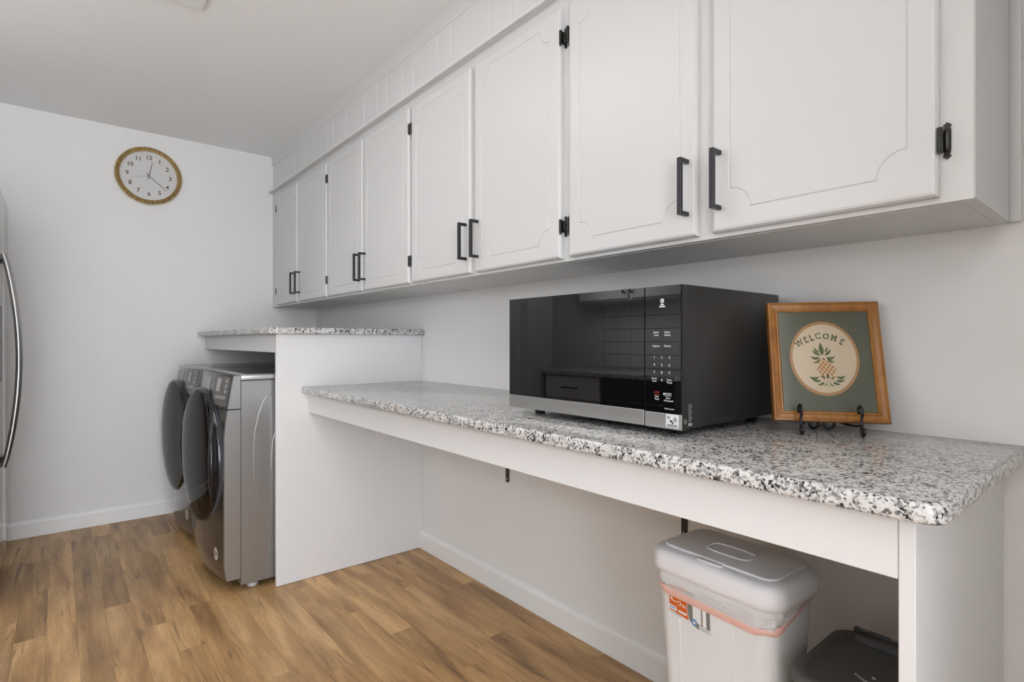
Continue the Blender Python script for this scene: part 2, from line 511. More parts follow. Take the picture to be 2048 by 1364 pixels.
def baseboard(name, pts_fn, a0, a1, label):
    prof = [(0, 0), (0.014, 0), (0.014, 0.078), (0.011, 0.088), (0.006, 0.095), (0, 0.097)]
    bm = bmesh.new(); add_prism(bm, prof, pts_fn, a0, a1)
    return struct(obj(name, bm, M_trim), label, 'baseboard')
baseboard('baseboard_right', lambda u, v, a: (XW - u, a, v), 0.256, YP - 0.0005, 'white baseboard on the wall under the long counter')
baseboard('baseboard_far', lambda u, v, a: (a, YF - u, v), -0.90, 0.80, 'white baseboard along the clock wall')

# soffit above the cabinets: boards of uneven width, cover strips
bm = bmesh.new(); add_box(bm, XC + 0.008, XW, 0.2225, YF, 2.235, ZC)
soff = struct(obj('wall_soffit', bm, M_soff), 'white boarded soffit above the wall cabinets', 'wall')
gr = [0.2225, 0.36, 0.47, 0.60, 0.70, 0.86, 0.97, 1.17, 1.28, 1.48, 1.60, 1.755, 1.865, 1.966, 2.168, 2.269, 2.426, 2.523, 2.677, 2.909, 3.09, 3.20, 3.40, 3.56, 3.76, 3.93, 4.08, YF]
for a, b_ in zip(gr[:-1], gr[1:]):
    bm = bmesh.new()
    w = 0.0042
    pr = [(a + 0.0003, 0.008), (a + 0.0003, 0.0050), (a + w, 0), (b_ - w, 0), (b_ - 0.0003, 0.0050), (b_ - 0.0003, 0.008)]
    add_prism(bm, pr, lambda u, v, q: (XC + v, u, q), 2.2355, ZC - 0.0005)
    obj('board', bm, M_soff, soff)
bm = bmesh.new()
add_prism(bm, [(0, 0), (-0.010, 0), (-0.009, -0.020), (-0.006, -0.060), (-0.003, -0.066), (0, -0.067)], lambda u, v, a: (XC + u, a, ZC + v), 0.2225, YF)
struct(obj('trim_1', bm, M_soff), 'flat white crown strip where the soffit meets the ceiling', 'trim')
bm = bmesh.new()
add_prism(bm, [(0, 2.221), (-0.028, 2.221), (-0.030, 2.223), (-0.030, 2.234), (-0.027, 2.238), (0, 2.240)], lambda u, v, a: (XC + u, a, v), 0.2225, YF)
struct(obj('trim_2', bm, M_soff), 'white ledge moulding above the cabinet doors', 'trim')

# ================================================================== WALL CABINETS
ZCB = 1.386
DZ0, DZ1 = 1.396, 2.178
XD = 1.204
def door_mesh(y0, y1, z0=DZ0, z1=DZ1, x=XD, xb=XC - 0.0005, ins=0.046, rn=0.049):
    bm = bmesh.new()
    # groove centre path in (y,z), notched corners
    a0, a1, c0, c1 = y0 + ins, y1 - ins, z0 + ins + 0.002, z1 - 0.040
    def loop(d):
        P = []
        for (cy, cz, sy, sz) in ((a0, c0, 1, 1), (a1, c0, -1, 1), (a1, c1, -1, -1), (a0, c1, 1, -1)):
            q = []
            rr = rn + d
            n = 8
            t0 = math.asin(min(1, d / rr)) if d > 0 else math.asin(max(-1, d / rr))
            for k in range(n + 1):
                t = t0 + (math.pi / 2 - 2 * t0) * k / n
                q.append((cy + sy * rr * math.sin(t) if True else 0, cz + sz * rr * math.cos(t)))
            # q runs from the vertical line (t small) to the horizontal line
            if sy * sz < 0: q = q[::-1]
            P += q
        return P
    gw = 0.0022
    L0 = [bm.verts.new((x, p, q)) for p, q in loop(-gw)]
    L1 = [bm.verts.new((x + 0.0022, p, q)) for p, q in loop(0)]
    L2 = [bm.verts.new((x, p, q)) for p, q in loop(gw)]
    n = len(L0)
    for A, B in ((L0, L1), (L1, L2)):
        for k in range(n):
            bm.faces.new((A[k], A[(k + 1) % n], B[(k + 1) % n], B[k]))
    bm.faces.new(L2)
    # rounded outer lip: front rectangle, mid, back
    def rect(d, xx): return [bm.verts.new((xx, p, q)) for p, q in ((y0 + d, z0 + d), (y1 - d, z0 + d), (y1 - d, z1 - d), (y0 + d, z1 - d))]
    r0 = rect(0.009, x); r1 = rect(0.004, x + 0.0016); r2 = rect(0.0, x + 0.007); r3 = rect(0.0, xb)
    for A, B in ((r0, r1), (r1, r2), (r2, r3)):
        for k in range(4): bm.faces.new((A[k], A[(k + 1) % 4], B[(k + 1) % 4], B[k]))
    bm.faces.new(r3)
    bm.edges.ensure_lookup_table()
    ed = []
    for Lp in (L0, r0):
        m = len(Lp)
        for k in range(m):
            e = bm.edges.get((Lp[k], Lp[(k + 1) % m])) or bm.edges.new((Lp[k], Lp[(k + 1) % m]))
            ed.append(e)
    bmesh.ops.triangle_fill(bm, use_beauty=True, use_dissolve=False, edges=ed, normal=(-1, 0, 0))
    return bm

def pull(parent, yc, z0, z1, x=XD):
    bm = bmesh.new()
    add_box(bm, x - 0.037, x - 0.027, yc - 0.0055, yc + 0.0055, z0, z1, 0.0006, 1)
    for za, zb in ((z0, z0 + 0.010), (z1 - 0.010, z1)):
        add_box(bm, x - 0.0275, x + 0.0003, yc - 0.0055, yc + 0.0055, za, zb, 0.0006, 1)
    o = obj('pull_handle', bm, M_pull, parent)
    return o

def hinge(parent, yedge, sgn, zc):
    """yedge = door edge; sgn = direction (in Y) from the door towards the stile"""
    bm = bmesh.new()
    # pointed leaf on the face frame
    h = 0.033
    yc = yedge + sgn * 0.0105
    P = [(-0.0055, -0.019), (-0.004, -0.024), (-0.0062, -0.0275), (0, -h), (0.0062, -0.0275), (0.004, -0.024), (0.0055, -0.019),
         (0.0055, 0.019), (0.004, 0.024), (0.0062, 0.0275), (0, h), (-0.0062, 0.0275), (-0.004, 0.024), (-0.0055, 0.019)]
    add_prism(bm, P, lambda u, v, a: (XC - a, yc + u, zc + v), 0.0, 0.0035)
    add_tube(bm, [(XC - 0.002, yc, zc - 0.017), (XC - 0.006, yc, zc - 0.012), (XC - 0.007, yc, zc), (XC - 0.006, yc, zc + 0.012), (XC - 0.002, yc, zc + 0.017)], 0.0042, 8)
    # barrel and wrap leaf over the door edge
    add_tube(bm, [(XD + 0.001, yedge + sgn * 0.0035, zc - 0.021), (XD + 0.001, yedge + sgn * 0.0035, zc + 0.021)], 0.0046, 10)
    add_tube(bm, [(XD + 0.001, yedge + sgn * 0.0035, zc - 0.025), (XD + 0.001, yedge + sgn * 0.0035, zc - 0.0215)], 0.0036, 10)
    y0, y1 = sorted((yedge + sgn * 0.001, yedge + sgn * 0.0065))
    add_box(bm, XD + 0.002, XC - 0.001, y0, y1, zc - 0.018, zc + 0.018)
    return obj('hinge', bm, M_hinge, parent, 35)

units = [((0.2225, 1.2035), (0.269, 0.707, 'near'), (0.748, 1.185, 'far'), 'white two-door wall cabinet with exposed end panel, above the framed picture'),
         ((1.2035, 2.1675), (1.222, 1.675, 'near'), (1.706, 2.155, 'far'), 'white two-door wall cabinet above the bare stretch of the long counter'),
         ((2.1675, 3.144), (2.180, 2.647, 'near'), (2.666, 3.132, 'far'), 'white two-door wall cabinet above the white divider panel'),
         ((3.144, YF - 0.001), (3.156, 3.623, 'near'), (3.668, 4.100, 'far'), 'white two-door wall cabinet in the corner by the clock wall')]
for (u0, u1), d0, d1, lab in units:
    t = thing('wall_cabinet', lab, 'cabinet', ((XC + XW) / 2, (u0 + u1) / 2, ZCB), 'white wall cabinets in one run')
    bm = bmesh.new()
    add_box(bm, XC, XW - 0.001, u0, u1, ZCB, 2.2345)
    obj('body', bm, M_cab, t)
    # end board of the underside set off by a fine joint
    if u0 < 0.3:
        bx('scribe_strip', M_cab, t, XW - 0.016, XW - 0.0006, u0 - 0.022, u0, ZCB, 2.2345, 0.005, 2, 40)
        bx('end_panel', M_cab, t, XC + 0.002, XW - 0.016, u0 - 0.002, u0 + 0.0, ZCB + 0.001, 2.2345)
    bx('bottom_panel', M_cab, t, XC + 0.019, XW - 0.002, u0 + 0.019, u1 - 0.002, ZCB - 0.0015, ZCB + 0.001)
    for (y0, y1, side) in (d0, d1):
        d = obj('door', door_mesh(y0, y1), M_cab, t)
        if side == 'near':
            pull(d, y1 - 0.021, 1.447, 1.587); ye, sg = y0, -1
        else:
            pull(d, y0 + 0.024, 1.447, 1.587); ye, sg = y1, 1
        for zc in (1.495, 2.083): hinge(d, ye, sg, zc)

# ================================================================== COUNTERS
def slab(pts, z0, z1, bev):
    bm = bmesh.new()
    add_prism(bm, pts, lambda u, v, a: (u, v, a), z0, z1, bev, 3)
    return bm
ZL0, ZL1 = 0.890, 0.921
pts = rrect(0.892, XW - 0.0008, 0.192, YP - 0.0008, 0.034, 6, (0, 0, 1, 0))
tag(obj('granite_countertop', slab(pts, ZL0, ZL1, 0.007), M_granite, None, 40, origin=(1.2, 1.4, ZL0)), 'long lower speckled granite countertop carrying the microwave', 'countertop')
ZU0, ZU1 = 1.171, 1.201
pts = rrect(0.736, XW - 0.0008, 2.619, YF - 0.0008, 0.012, 3, (0, 0, 1, 0))
tag(obj('granite_countertop', slab(pts, ZU0, ZU1, 0.004), M_granite, None, 40, origin=(1.1, 3.4, ZU0)), 'short raised speckled granite countertop over the washer and dryer', 'countertop')

t = thing('laundry_surround', 'white divider panel and rail that enclose the washer and dryer', 'panel', (1.15, 2.657, 0))
bx('side_panel', M_panel, t, 0.778, XW - 0.001, YP, YP + 0.019, 0.0015, ZU0, 0.0012, 1)
bx('front_rail', M_panel, t, 0.779, 0.798, YP + 0.0195, YF - 0.001, 1.084, ZU0, 0.001, 1)
bx('wall_cleat', M_panel, t, XW - 0.02, XW - 0.001, YP + 0.0195, YF - 0.001, 1.11, ZU0, 0.001, 1)

t = thing('counter_stand', 'white apron rail and end panel carrying the long lower counter', 'counter base', (0.94, 0.24, 0))
bx('apron', M_panel, t, 0.927, 0.946, 0.2525, YP - 0.0008, 0.7965, ZL0, 0.001, 1)
bx('end_panel', M_panel, t, 0.9255, XW - 0.001, 0.2312, 0.252, 0.0, ZL0, 0.0012, 1)

for (yc, lab) in ((1.897, 'black steel bracket under the counter, nearer the divider panel'), (1.000, 'black steel bracket under the counter, behind the white trash can')):
    t = thing('counter_bracket', lab, 'bracket', (XW, yc, 0.51), 'black brackets under the counter')
    bm = bmesh.new()
    add_prism(bm, rrect(-0.0105, 0.0105, 0.508, ZL0 - 0.0005, 0.0095, 5, (0, 0, 1, 1)), lambda u, v, a: (XW - a, yc + u, v), 0.0004, 0.0055)
    obj('wall_leg', bm, M_black, t, 40)
    bx('arm', M_black, t, XW - 0.38, XW - 0.0056, yc - 0.0105, yc + 0.0105, ZL0 - 0.0056, ZL0 - 0.0005, 0.0008, 1)
    for zz in (0.524, 0.70):
        bm = bmesh.new(); add_lathe(bm, [(0.0, 0.0075), (0.003, 0.007), (0.0042, 0.0056)], lambda p, q, a, zz=zz, yc=yc: (XW - a, yc + p + 0.002, zz + q), 12)
        obj('screw', bm, M_steel, t, 40)

# ================================================================== CEILING FIXTURES
def ceiling_fixture(name, x0, x1, y0, y1, power, label, group):
    t = thing(name, label, 'ceiling light', ((x0 + x1) / 2, (y0 + y1) / 2, ZC), group)
    bw = 0.055
    def ring(bm, o, i, za, zb):
        A = [(x0 + o, y0 + o), (x1 - o, y0 + o), (x1 - o, y1 - o), (x0 + o, y1 - o)]
        B = [(x0 + i, y0 + i), (x1 - i, y0 + i), (x1 - i, y1 - i), (x0 + i, y1 - i)]
        va = [bm.verts.new((p, q, za)) for p, q in A]; vb = [bm.verts.new((p, q, zb)) for p, q in B]
        for k in range(4): bm.faces.new((va[k], va[(k + 1) % 4], vb[(k + 1) % 4], vb[k]))
    bm = bmesh.new()
    for (o1, z1_), (o2, z2_) in (((0, ZC), (0.001, ZC - 0.012)), ((0.001, ZC - 0.012), (0.008, ZC - 0.016)), ((0.008, ZC - 0.016), (bw, ZC - 0.010)), ((bw, ZC - 0.010), (bw + 0.004, ZC))):
        ring(bm, o1, o2, z1_, z2_)
    obj('frame', bm, M_fixture, t)
    bx('diffuser', M_diff, t, x0 + bw + 0.03, x1 - bw - 0.03, y0 + bw + 0.05, y1 - bw - 0.05, ZC - 0.012, ZC - 0.001, 0.004, 2)
    bx('back_plate', M_fixture, t, x0 + bw, x1 - bw, y0 + bw, y1 - bw, ZC - 0.002, ZC - 0.0005)
    ld = bpy.data.lights.new('tube_light', 'AREA')
    ld.shape = 'RECTANGLE'; ld.size = x1 - x0 - 2 * bw - 0.08; ld.size_y = y1 - y0 - 2 * bw - 0.12
    ld.energy = power; ld.color = (0.97, 0.99, 1.02)
    lo = bpy.data.objects.new('tube_light', ld); C.objects.link(lo)
    lo.parent = t; lo.location = (0, 0, -0.018)
    return t
ceiling_fixture('ceiling_light', -0.153, 0.457, 1.297, 2.517, FIX_POWER, 'flat white framed ceiling light over the laundry aisle', None)
ceiling_fixture('ceiling_light', -0.75, 0.35, -1.35, -0.25, FILL_FIX_POWER, 'square white framed fill light added behind the camera', None)  # unseen extra fixture, added to balance the light

def fill_globe(x, y, z, label):  # lamp added out of view to brighten ceiling, walls and under the counter
    t = thing('fill_globe', label, 'ceiling light', (x, y, ZC), 'opal globes added as fill light')
    bm = bmesh.new(); add_lathe(bm, [(0.0, ZC - 0.025), (0.05, ZC - 0.022), (0.06, ZC - 0.001)], lambda p, q, a: (x + p, y + q, a), 24); obj('canopy', bm, M_steel, t, 40)
    bm = bmesh.new(); add_tube(bm, [(x, y, ZC - 0.02), (x, y, z + 0.11)], 0.006, 8); obj('stem', bm, M_steel, t, 40)
    bm = bmesh.new(); add_lathe(bm, [(0.12 * math.sin(math.pi * k / 16), z - 0.12 * math.cos(math.pi * k / 16)) for k in range(17)], lambda p, q, a: (x + p, y + q, a), 32, cap=False); obj('globe', bm, M_fill_globe, t, 180)
fill_globe(-0.85, 1.30, 1.62, 'added opal globe fill lamp over the kitchen aisle')
fill_globe(-0.85, 2.70, 1.62, 'added opal globe fill lamp in front of the refrigerator')

# ================================================================== WASHER AND DRYER
def laundry_machine(name, Y0, label, cat):
    W, H = 0.686, 0.985
    yc = Y0 + W / 2
    t = thing(name, label, cat, (1.0, yc, 0), 'silver front loading laundry pair')
    XB, XR = 0.638, 1.42
    bx('body', M_silver, t, XB + 0.001, XR, Y0 + 0.001, Y0 + W - 0.001, 0.03, H - 0.028, 0.002, 1)
    bm = bmesh.new()
    add_prism(bm, [(XB - 0.001, H - 0.027), (XB - 0.001, H - 0.004), (XB + 0.004, H), (XR, H), (XR, H - 0.027)], lambda u, v, a: (u, a, v), Y0 - 0.001, Y0 + W + 0.001, 0.006, 3)
    top = obj('top_panel', bm, M_silver, t, 40)
    bx('top_inset', M_silverd, top, XB + 0.03, XR - 0.06, Y0 + 0.04, Y0 + W - 0.04, H - 0.001, H + 0.0015, 0.001, 1)
    # embossed side (near side only is in view)
    P = [(0.69, 0.60), (0.695, 0.72), (0.712, 0.80), (0.735, 0.865), (0.75, 0.885), (0.775, 0.89), (1.30, 0.89), (1.32, 0.87), (1.36, 0.55), (1.32, 0.25), (1.30, 0.16), (0.83, 0.13), (0.81, 0.135), (0.785, 0.17), (0.745, 0.28), (0.71, 0.42), (0.692, 0.52)]
    P2 = [(0.765, 0.58), (0.775, 0.68), (0.80, 0.76), (0.84, 0.81), (1.26, 0.81), (1.29, 0.55), (1.25, 0.25), (0.88, 0.25), (0.83, 0.31), (0.79, 0.42), (0.768, 0.52)]
    bm = bmesh.new()
    add_prism(bm, P, lambda u, v, a: (u, Y0 + 0.0008 - a, v), 0.0, 0.0035, 0.0022, 2)
    emb = obj('side_emboss', bm, M_silver, t)
    bm = bmesh.new()
    add_prism(bm, P2, lambda u, v, a: (u, Y0 - 0.0026 - a, v), 0.0, 0.004, 0.0025, 2)
    obj('side_bulge', bm, M_silver, emb)
    # bowed front
    def xf(y, z):
        s = (y - yc) / (W / 2)
        x = 0.572 - 0.038 * (1 - s * s)
        if z > 0.70: x += 0.040 * ((z - 0.70) / 0.285) ** 1.3
        if z < 0.12: x += 0.012 * ((0.12 - z) / 0.06) ** 2
        return x
    def front(z0, z1, nz, mat, nm):
        bm = bmesh.new(); ny = 24; g = []
        for i in range(nz + 1):
            z = z0 + (z1 - z0) * i / nz
            row = [bm.verts.new((XB, Y0 - 0.0005, z))]
            for j in range(ny + 1):
                y = Y0 + W * j / ny
                row.append(bm.verts.new((xf(y, z), min(max(y, Y0 - 0.0005), Y0 + W + 0.0005), z)))
            row.append(bm.verts.new((XB, Y0 + W + 0.0005, z)))
            g.append(row)
        m = ny + 3
        for i in range(nz):
            for j in range(m - 1): bm.faces.new((g[i][j], g[i][j + 1], g[i + 1][j + 1], g[i + 1][j]))
            bm.faces.new((g[i][m - 1], g[i][0], g[i + 1][0], g[i + 1][m - 1]))
        bm.faces.new(g[0][::-1]); bm.faces.new(g[-1])
        return obj(nm, bm, mat, t, 30)
    front(0.062, 0.8285, 14, M_silverd, 'front_panel')
    cp = front(0.8315, H - 0.003, 4, M_silverd, 'control_panel')
    # silver wrap at the near corner
    for (z0, z1) in ((0.064, 0.8275), (0.8325, H - 0.004)):
        bm = bmesh.new(); n = 12; A = []
        for i in range(n + 1):
            z = z0 + (z1 - z0) * i / n
            A.append([bm.verts.new((XB - 0.0005, Y0 - 0.002, z)), bm.verts.new((xf(Y0, z) - 0.0008, Y0 - 0.002, z)), bm.verts.new((xf(Y0, z) - 0.0028, Y0 + 0.001, z)), bm.verts.new((xf(Y0 + .008, z) - 0.0016, Y0 + 0.008, z))])
        for i in range(n):
            for j in range(3): bm.faces.new((A[i][j], A[i][j + 1], A[i + 1][j + 1], A[i + 1][j]))
        obj('corner_wrap', bm, M_silver, t, 50)
    # door: black ring, smoked glass, grip
    zc = 0.585
    ZR = 1.06
    def dm(p, q, a): return (a - 0.072 * p, yc + p, zc + q * ZR)      # door set at a slight angle
    bm = bmesh.new()
    add_lathe(bm, [(0.302, 0.570), (0.308, 0.550), (0.308, 0.534), (0.304, 0.528), (0.299, 0.526), (0.295, 0.528), (0.288, 0.534)], dm, 64, cap=False)
    dr = obj('door', bm, M_doorring, t, 40)
    bm = bmesh.new()
    add_lathe(bm, [(0.298, 0.5275), (0.294, 0.5235), (0.28, 0.5195), (0.23, 0.5130), (0.16, 0.5075), (0.08, 0.5045), (0.0, 0.5035)], dm, 64, cap=False)
    obj('door_glass', bm, M_smoke, dr, 60)
    bm = bmesh.new()
    ang = [math.pi + R(-34 + 68 * k / 14) for k in range(15)]
    add_tube(bm, [(0.545 - 0.022 * math.cos((a - math.pi) * 2.2), yc + (0.312 + 0.012 * math.cos((a - math.pi) * 2.4)) * math.cos(a), zc + 0.318 * math.sin(a) * ZR) for a in ang], 0.013, 10, taper=[0.45 + 0.55 * math.sin(math.pi * k / 14) for k in range(15)])
    obj('door_grip', bm, M_doorring, dr, 60)
    # recess behind the grip on the front panel
    bm = bmesh.new()
    r0, r1 = 0.306, 0.338
    A = []
    for k in range(25):
        a = math.pi + R(-52 + 104 * k / 24)
        rr = r0 + (r1 - r0) * math.sin(math.pi * k / 24) ** 0.6
        row = []
        for q in (r0 - 0.01, rr):
            y, z = yc + q * math.cos(a), zc + q * math.sin(a) * ZR
            row.append(bm.verts.new((xf(y, z) - 0.0012, y, z)))
        A.append(row)
    for k in range(24): bm.faces.new((A[k][0], A[k + 1][0], A[k + 1][1], A[k][1]))
    obj('grip_recess', bm, M_gasket, t, 60)
    # printed control field, display and keys (flat print)
    def on(y0, y1, z0, z1, mat, nm, par=cp, d=0.001):
        bm = bmesh.new(); n = 6; A = []
        for i in range(n + 1):
            y = y0 + (y1 - y0) * i / n
            A.append([bm.verts.new((xf(y, z) - d, y, z)) for z in (z0, z1)])
        for i in range(n): bm.faces.new((A[i][0], A[i + 1][0], A[i + 1][1], A[i][1]))
        return obj(nm, bm, mat, par)
    n_ = Y0
    on(n_ + 0.02, n_ + 0.20, 0.842, 0.975, M_ctrl, 'control_field')
    on(n_ + 0.115, n_ + 0.165, 0.905, 0.965, M_btn, 'display', d=0.0018)
    for z in (0.956, 0.932, 0.908): on(n_ + 0.045, n_ + 0.065, z - 0.008, z + 0.008, M_btn, 'button', d=0.0018)
    for i in range(6): on(n_ + 0.045 + i * 0.021, n_ + 0.061 + i * 0.021, 0.872, 0.888, M_btn, 'button', d=0.0018)
    on(n_ + 0.26, n_ + 0.47, 0.900, 0.962, M_btn, 'cycle_chart', d=0.0012)
    for i in range(5): on(n_ + 0.285 + i * 0.037, n_ + 0.287 + i * 0.037, 0.905, 0.957, M_ctrl, 'cycle_line', d=0.0018)
    on(n_ + 0.60, n_ + 0.635, 0.93, 0.955, M_btn, 'emblem', d=0.0018)
    # round badge low on the front
    bm = bmesh.new()
    cy_, cz_ = Y0 + 0.085, 0.17
    pv = [bm.verts.new((xf(cy_ + p, cz_ + q) - 0.0012, cy_ + p, cz_ + q)) for p, q in ellipse(0.024, 0.030, 24)]
    bm.faces.new(pv)
    bd = obj('badge', bm, M_badge, t)
    for i in range(4):
        yy = cy_ - 0.012 + i * 0.008
        on(yy - 0.0018, yy + 0.0018, cz_ - 0.012, cz_ + 0.012, M_ctrl, 'badge_mark', bd, 0.0018)
    for (xx, yy) in ((0.70, Y0 + 0.05), (0.70, Y0 + W - 0.05), (1.36, Y0 + 0.05), (1.36, Y0 + W - 0.05)):
        bm = bmesh.new(); add_lathe(bm, [(0.022, 0.0), (0.026, 0.006), (0.024, 0.018), (0.012, 0.020), (0.012, 0.032)], lambda p, q, a, xx=xx, yy=yy: (xx + p, yy + q, a), 16)
        obj('foot', bm, M_foot, t, 40)
    return t
laundry_machine('washing_machine', 2.697, 'silver front loading washing machine beside the white divider panel', 'washer')
laundry_machine('tumble_dryer', 3.425, 'silver front loading dryer in the corner by the clock wall', 'dryer')

# ================================================================== MICROWAVE
MX, MY0, MY1, MZ0, MZ1 = 1.056, 0.690, 1.287, 0.940, 1.264
t = thing('microwave_oven', 'black microwave oven with steel lower trim on the long granite counter', 'microwave', (1.28, 0.99, 0.921))
bx('casing', M_mwbody, t, MX + 0.021, 1.520, MY0 + 0.001, MY1 - 0.001, MZ0 + 0.001, MZ1, 0.003, 2, 40)
bx('front_surround', M_mwbody, t, MX + 0.004, MX + 0.0205, MY0, MY1, MZ0, MZ1 - 0.001)
bx('door_gap', M_gapd, t, MX + 0.0030, MX + 0.0041, 0.786, 0.792, MZ0 + 0.002, MZ1 - 0.002)
YS = 0.789                       # seam between door and control panel
bx('control_panel', M_glassblk, t, MX, MX + 0.0038, MY0 + 0.003, YS - 0.0015, 0.9755, MZ1 - 0.001)
cpan = t.children[-1]
door = bx('door', M_glassblk, t, MX, MX + 0.0038, YS + 0.0015, MY1, 0.9775, MZ1 - 0.001)
bx('door_trim', M_steel, door, MX - 0.0015, MX + 0.0038, YS + 0.0015, MY1, MZ0 + 0.001, 0.977, 0.0012, 2)
bx('panel_trim', M_steel, cpan, MX - 0.0015, MX + 0.0038, MY0 + 0.0005, YS - 0.0015, MZ0 + 0.0005, 0.975, 0.0012, 2)
bx('door_edge_line', M_mwbody, door, MX - 0.0004, MX + 0.001, 1.2352, 1.2368, 0.979, MZ1 - 0.004)
bx('door_edge_band', M_mwframe, door, MX - 0.0003, MX + 0.001, 1.205, 1.2345, 0.979, MZ1 - 0.004)
for (xx, yy) in ((1.13, 0.745), (1.13, 1.23), (1.47, 0.745), (1.47, 1.23)):
    bm = bmesh.new(); add_lathe(bm, [(0.014, 0.921), (0.016, 0.925), (0.016, 0.9415)], lambda p, q, a, xx=xx, yy=yy: (xx + p, yy + q, a), 16)
    obj('foot', bm, M_black, t, 40)
RT, UP = (0, -1, 0), (0, 0, 1)
def mtext(s, px_y, z, size, mat=M_white, par=cpan, sx=0.85): return text('lettering', s, size, mat, par, (MX - 0.0006, px_y, z), RT, UP, sx=sx, thick=0.0002)
# key rows; y of the three columns
c1, c2, c3 = 0.762, 0.742, 0.722
ca, cb_ = 0.757, 0.727
for s, y, z in (('Sensor', ca, 1.1580), ('Cook', ca, 1.1515), ('Sensor', cb_, 1.1580), ('Reheat', cb_, 1.1515), ('Popcorn', ca, 1.1265), ('Defrost', cb_, 1.1265)):
    mtext(s, y, z, 0.0066)
for i, row in enumerate(('123', '456', '789')):
    for s, y in zip(row, (c1, c2, c3)): mtext(s, y, 1.1005 - i * 0.0172, 0.0088)
mtext('0', c2, 1.0490, 0.0088)
for s, y, z in (('Power', c1, 1.0525), ('Level', c1, 1.0465), ('Timer', c3, 1.0505), ('*Clock', c3, 1.0445)): mtext(s, y, z, 0.0062)
mtext('STOP', 0.7555, 1.0205, 0.0066, M_red)
bx('rule', M_red, cpan, MX - 0.0008, MX, 0.7485, 0.7630, 1.0155, 1.0163)
for s, y, z in (('Clear', 0.7555, 1.0115), ('*Lock', 0.7555, 1.0055)): mtext(s, y, z, 0.0060)
mtext('START', 0.724, 1.0185, 0.0068)
bm = bmesh.new(); plate(bm, [(0.0024, 0), (0, 0.003), (-0.0024, 0), (0, -0.003)], (MX - 0.0002, 0.7360, 1.0185), RT, UP, 0, 0.0006); obj('emblem', bm, M_white, cpan)
bx('rule', M_white, cpan, MX - 0.0008, MX, 0.7165, 0.7340, 1.0140, 1.0147)
for s, y, z in (('Enter', 0.725, 1.0095), ('+30 seconds', 0.7245, 1.0035)): mtext(s, y, z, 0.0060)
mtext('*Hold 3 seconds', 0.7225, 0.9855, 0.0045)
# round swirl emblem near the top with two short caption bars
bm = bmesh.new()
plate(bm, ellipse(0.0052, 0.0052, 20), (MX - 0.0002, 0.741, 1.2290), RT, UP, 0, 0.0006); obj('emblem', bm, M_white, cpan)
bm = bmesh.new()
add_tube(bm, [(MX - 0.001, 0.741 - 0.0035 * k / 20 * math.cos(k * 0.6), 1.2290 + 0.0042 * k / 20 * math.sin(k * 0.6)) for k in range(21)], 0.0004, 6); obj('emblem_swirl', bm, M_ink, cpan)
for (w, z) in ((0.0045, 1.2205), (0.0075, 1.2160)): bx('caption_bar', M_white, cpan, MX - 0.0008, MX, 0.741 - w, 0.741 + w, z - 0.0014, z + 0.0014)
# dots on the steel, sticker with barcode
for i in range(3): bx('trim_mark', M_inkg, cpan, MX - 0.0019, MX - 0.001, 0.7745 - i * 0.004, 0.7765 - i * 0.004, 0.9585, 0.9605)
bm = bmesh.new(); plate(bm, rrect(-0.0165, 0.0165, -0.0145, 0.0145, 0.003), (MX - 0.0014, 0.7135, 0.9590), RT, UP, 0, 0.0005)
stk = obj('sticker', bm, M_sticker, cpan)
for (p, q, rx, ry, mt) in ((-0.0095, 0.008, 0.004, 0.004, M_inkg), (-0.003, 0.0, 0.004, 0.0025, M_ink), (0.0075, 0.004, 0.005, 0.006, M_inkg), (0.001, -0.004, 0.0025, 0.0025, M_ink)):
    bm = bmesh.new(); plate(bm, ellipse(rx, ry, 14, p, q), (MX - 0.0019, 0.7135, 0.9590), RT, UP, 0, 0.0003); obj('sticker_mark', bm, mt, cpan)
for i in range(14):
    w = 0.0005 + 0.0006 * ((i * 7) % 3) / 2
    bx('barcode_bar', M_ink, cpan, MX - 0.0023, MX - 0.0018, 0.7265 - i * 0.0019 - w, 0.7265 - i * 0.0019, 0.9465, 0.9520)
# side: vent knob and small print at the lower front corner
cas = [c for c in t.children if c.name.startswith('casing')][0]
bm = bmesh.new(); add_lathe(bm, [(0.0065, 0.0), (0.0065, 0.0012), (0.0045, 0.0016), (0.0030, 0.0004), (0.0, 0.0004)], lambda p, q, a: (MX + 0.0125 + p, MY0 - a, 0.9590 + q), 20, cap=False)
obj('screw_plug', bm, M_ctrl, cas, 40)
for i in range(9):
    w = 0.010 + 0.004 * ((i * 5) % 3) / 2
    bx('caption_bar', M_inkg, cas, MX + 0.0265, MX + 0.0265 + w, MY0 + 0.0004, MY0 + 0.0012, 0.9580 + i * 0.0045, 0.9597 + i * 0.0045)
bx('caption_bar', M_inkg, cas, MX + 0.0255, MX + 0.0405, MY0 + 0.0004, MY0 + 0.0012, 0.9480, 0.9545)

# ================================================================== PICTURE FRAME ON ITS EASEL
pu = V(0.61088, -0.79173, 0)           # along the frame's bottom edge
pb = V(0.79173, 0.61088, 0)            # away from the viewer
TILT = R(15)
pv_ = pb * math.sin(TILT) + V(0, 0, 1) * math.cos(TILT)    # up the picture
pn = pu.cross(pv_)                     # out of the picture, towards the room
PB = V(1.311, 0.606, 0.950)            # lower left front corner
FW, FH, FR = 0.2488, 0.295, 0.0245
t = thing('picture_frame', 'square varnished oak frame with green mat and pineapple welcome card', 'picture', tuple(PB))
def F(u, v, n): return PB + pu * u + pv_ * v + pn * n
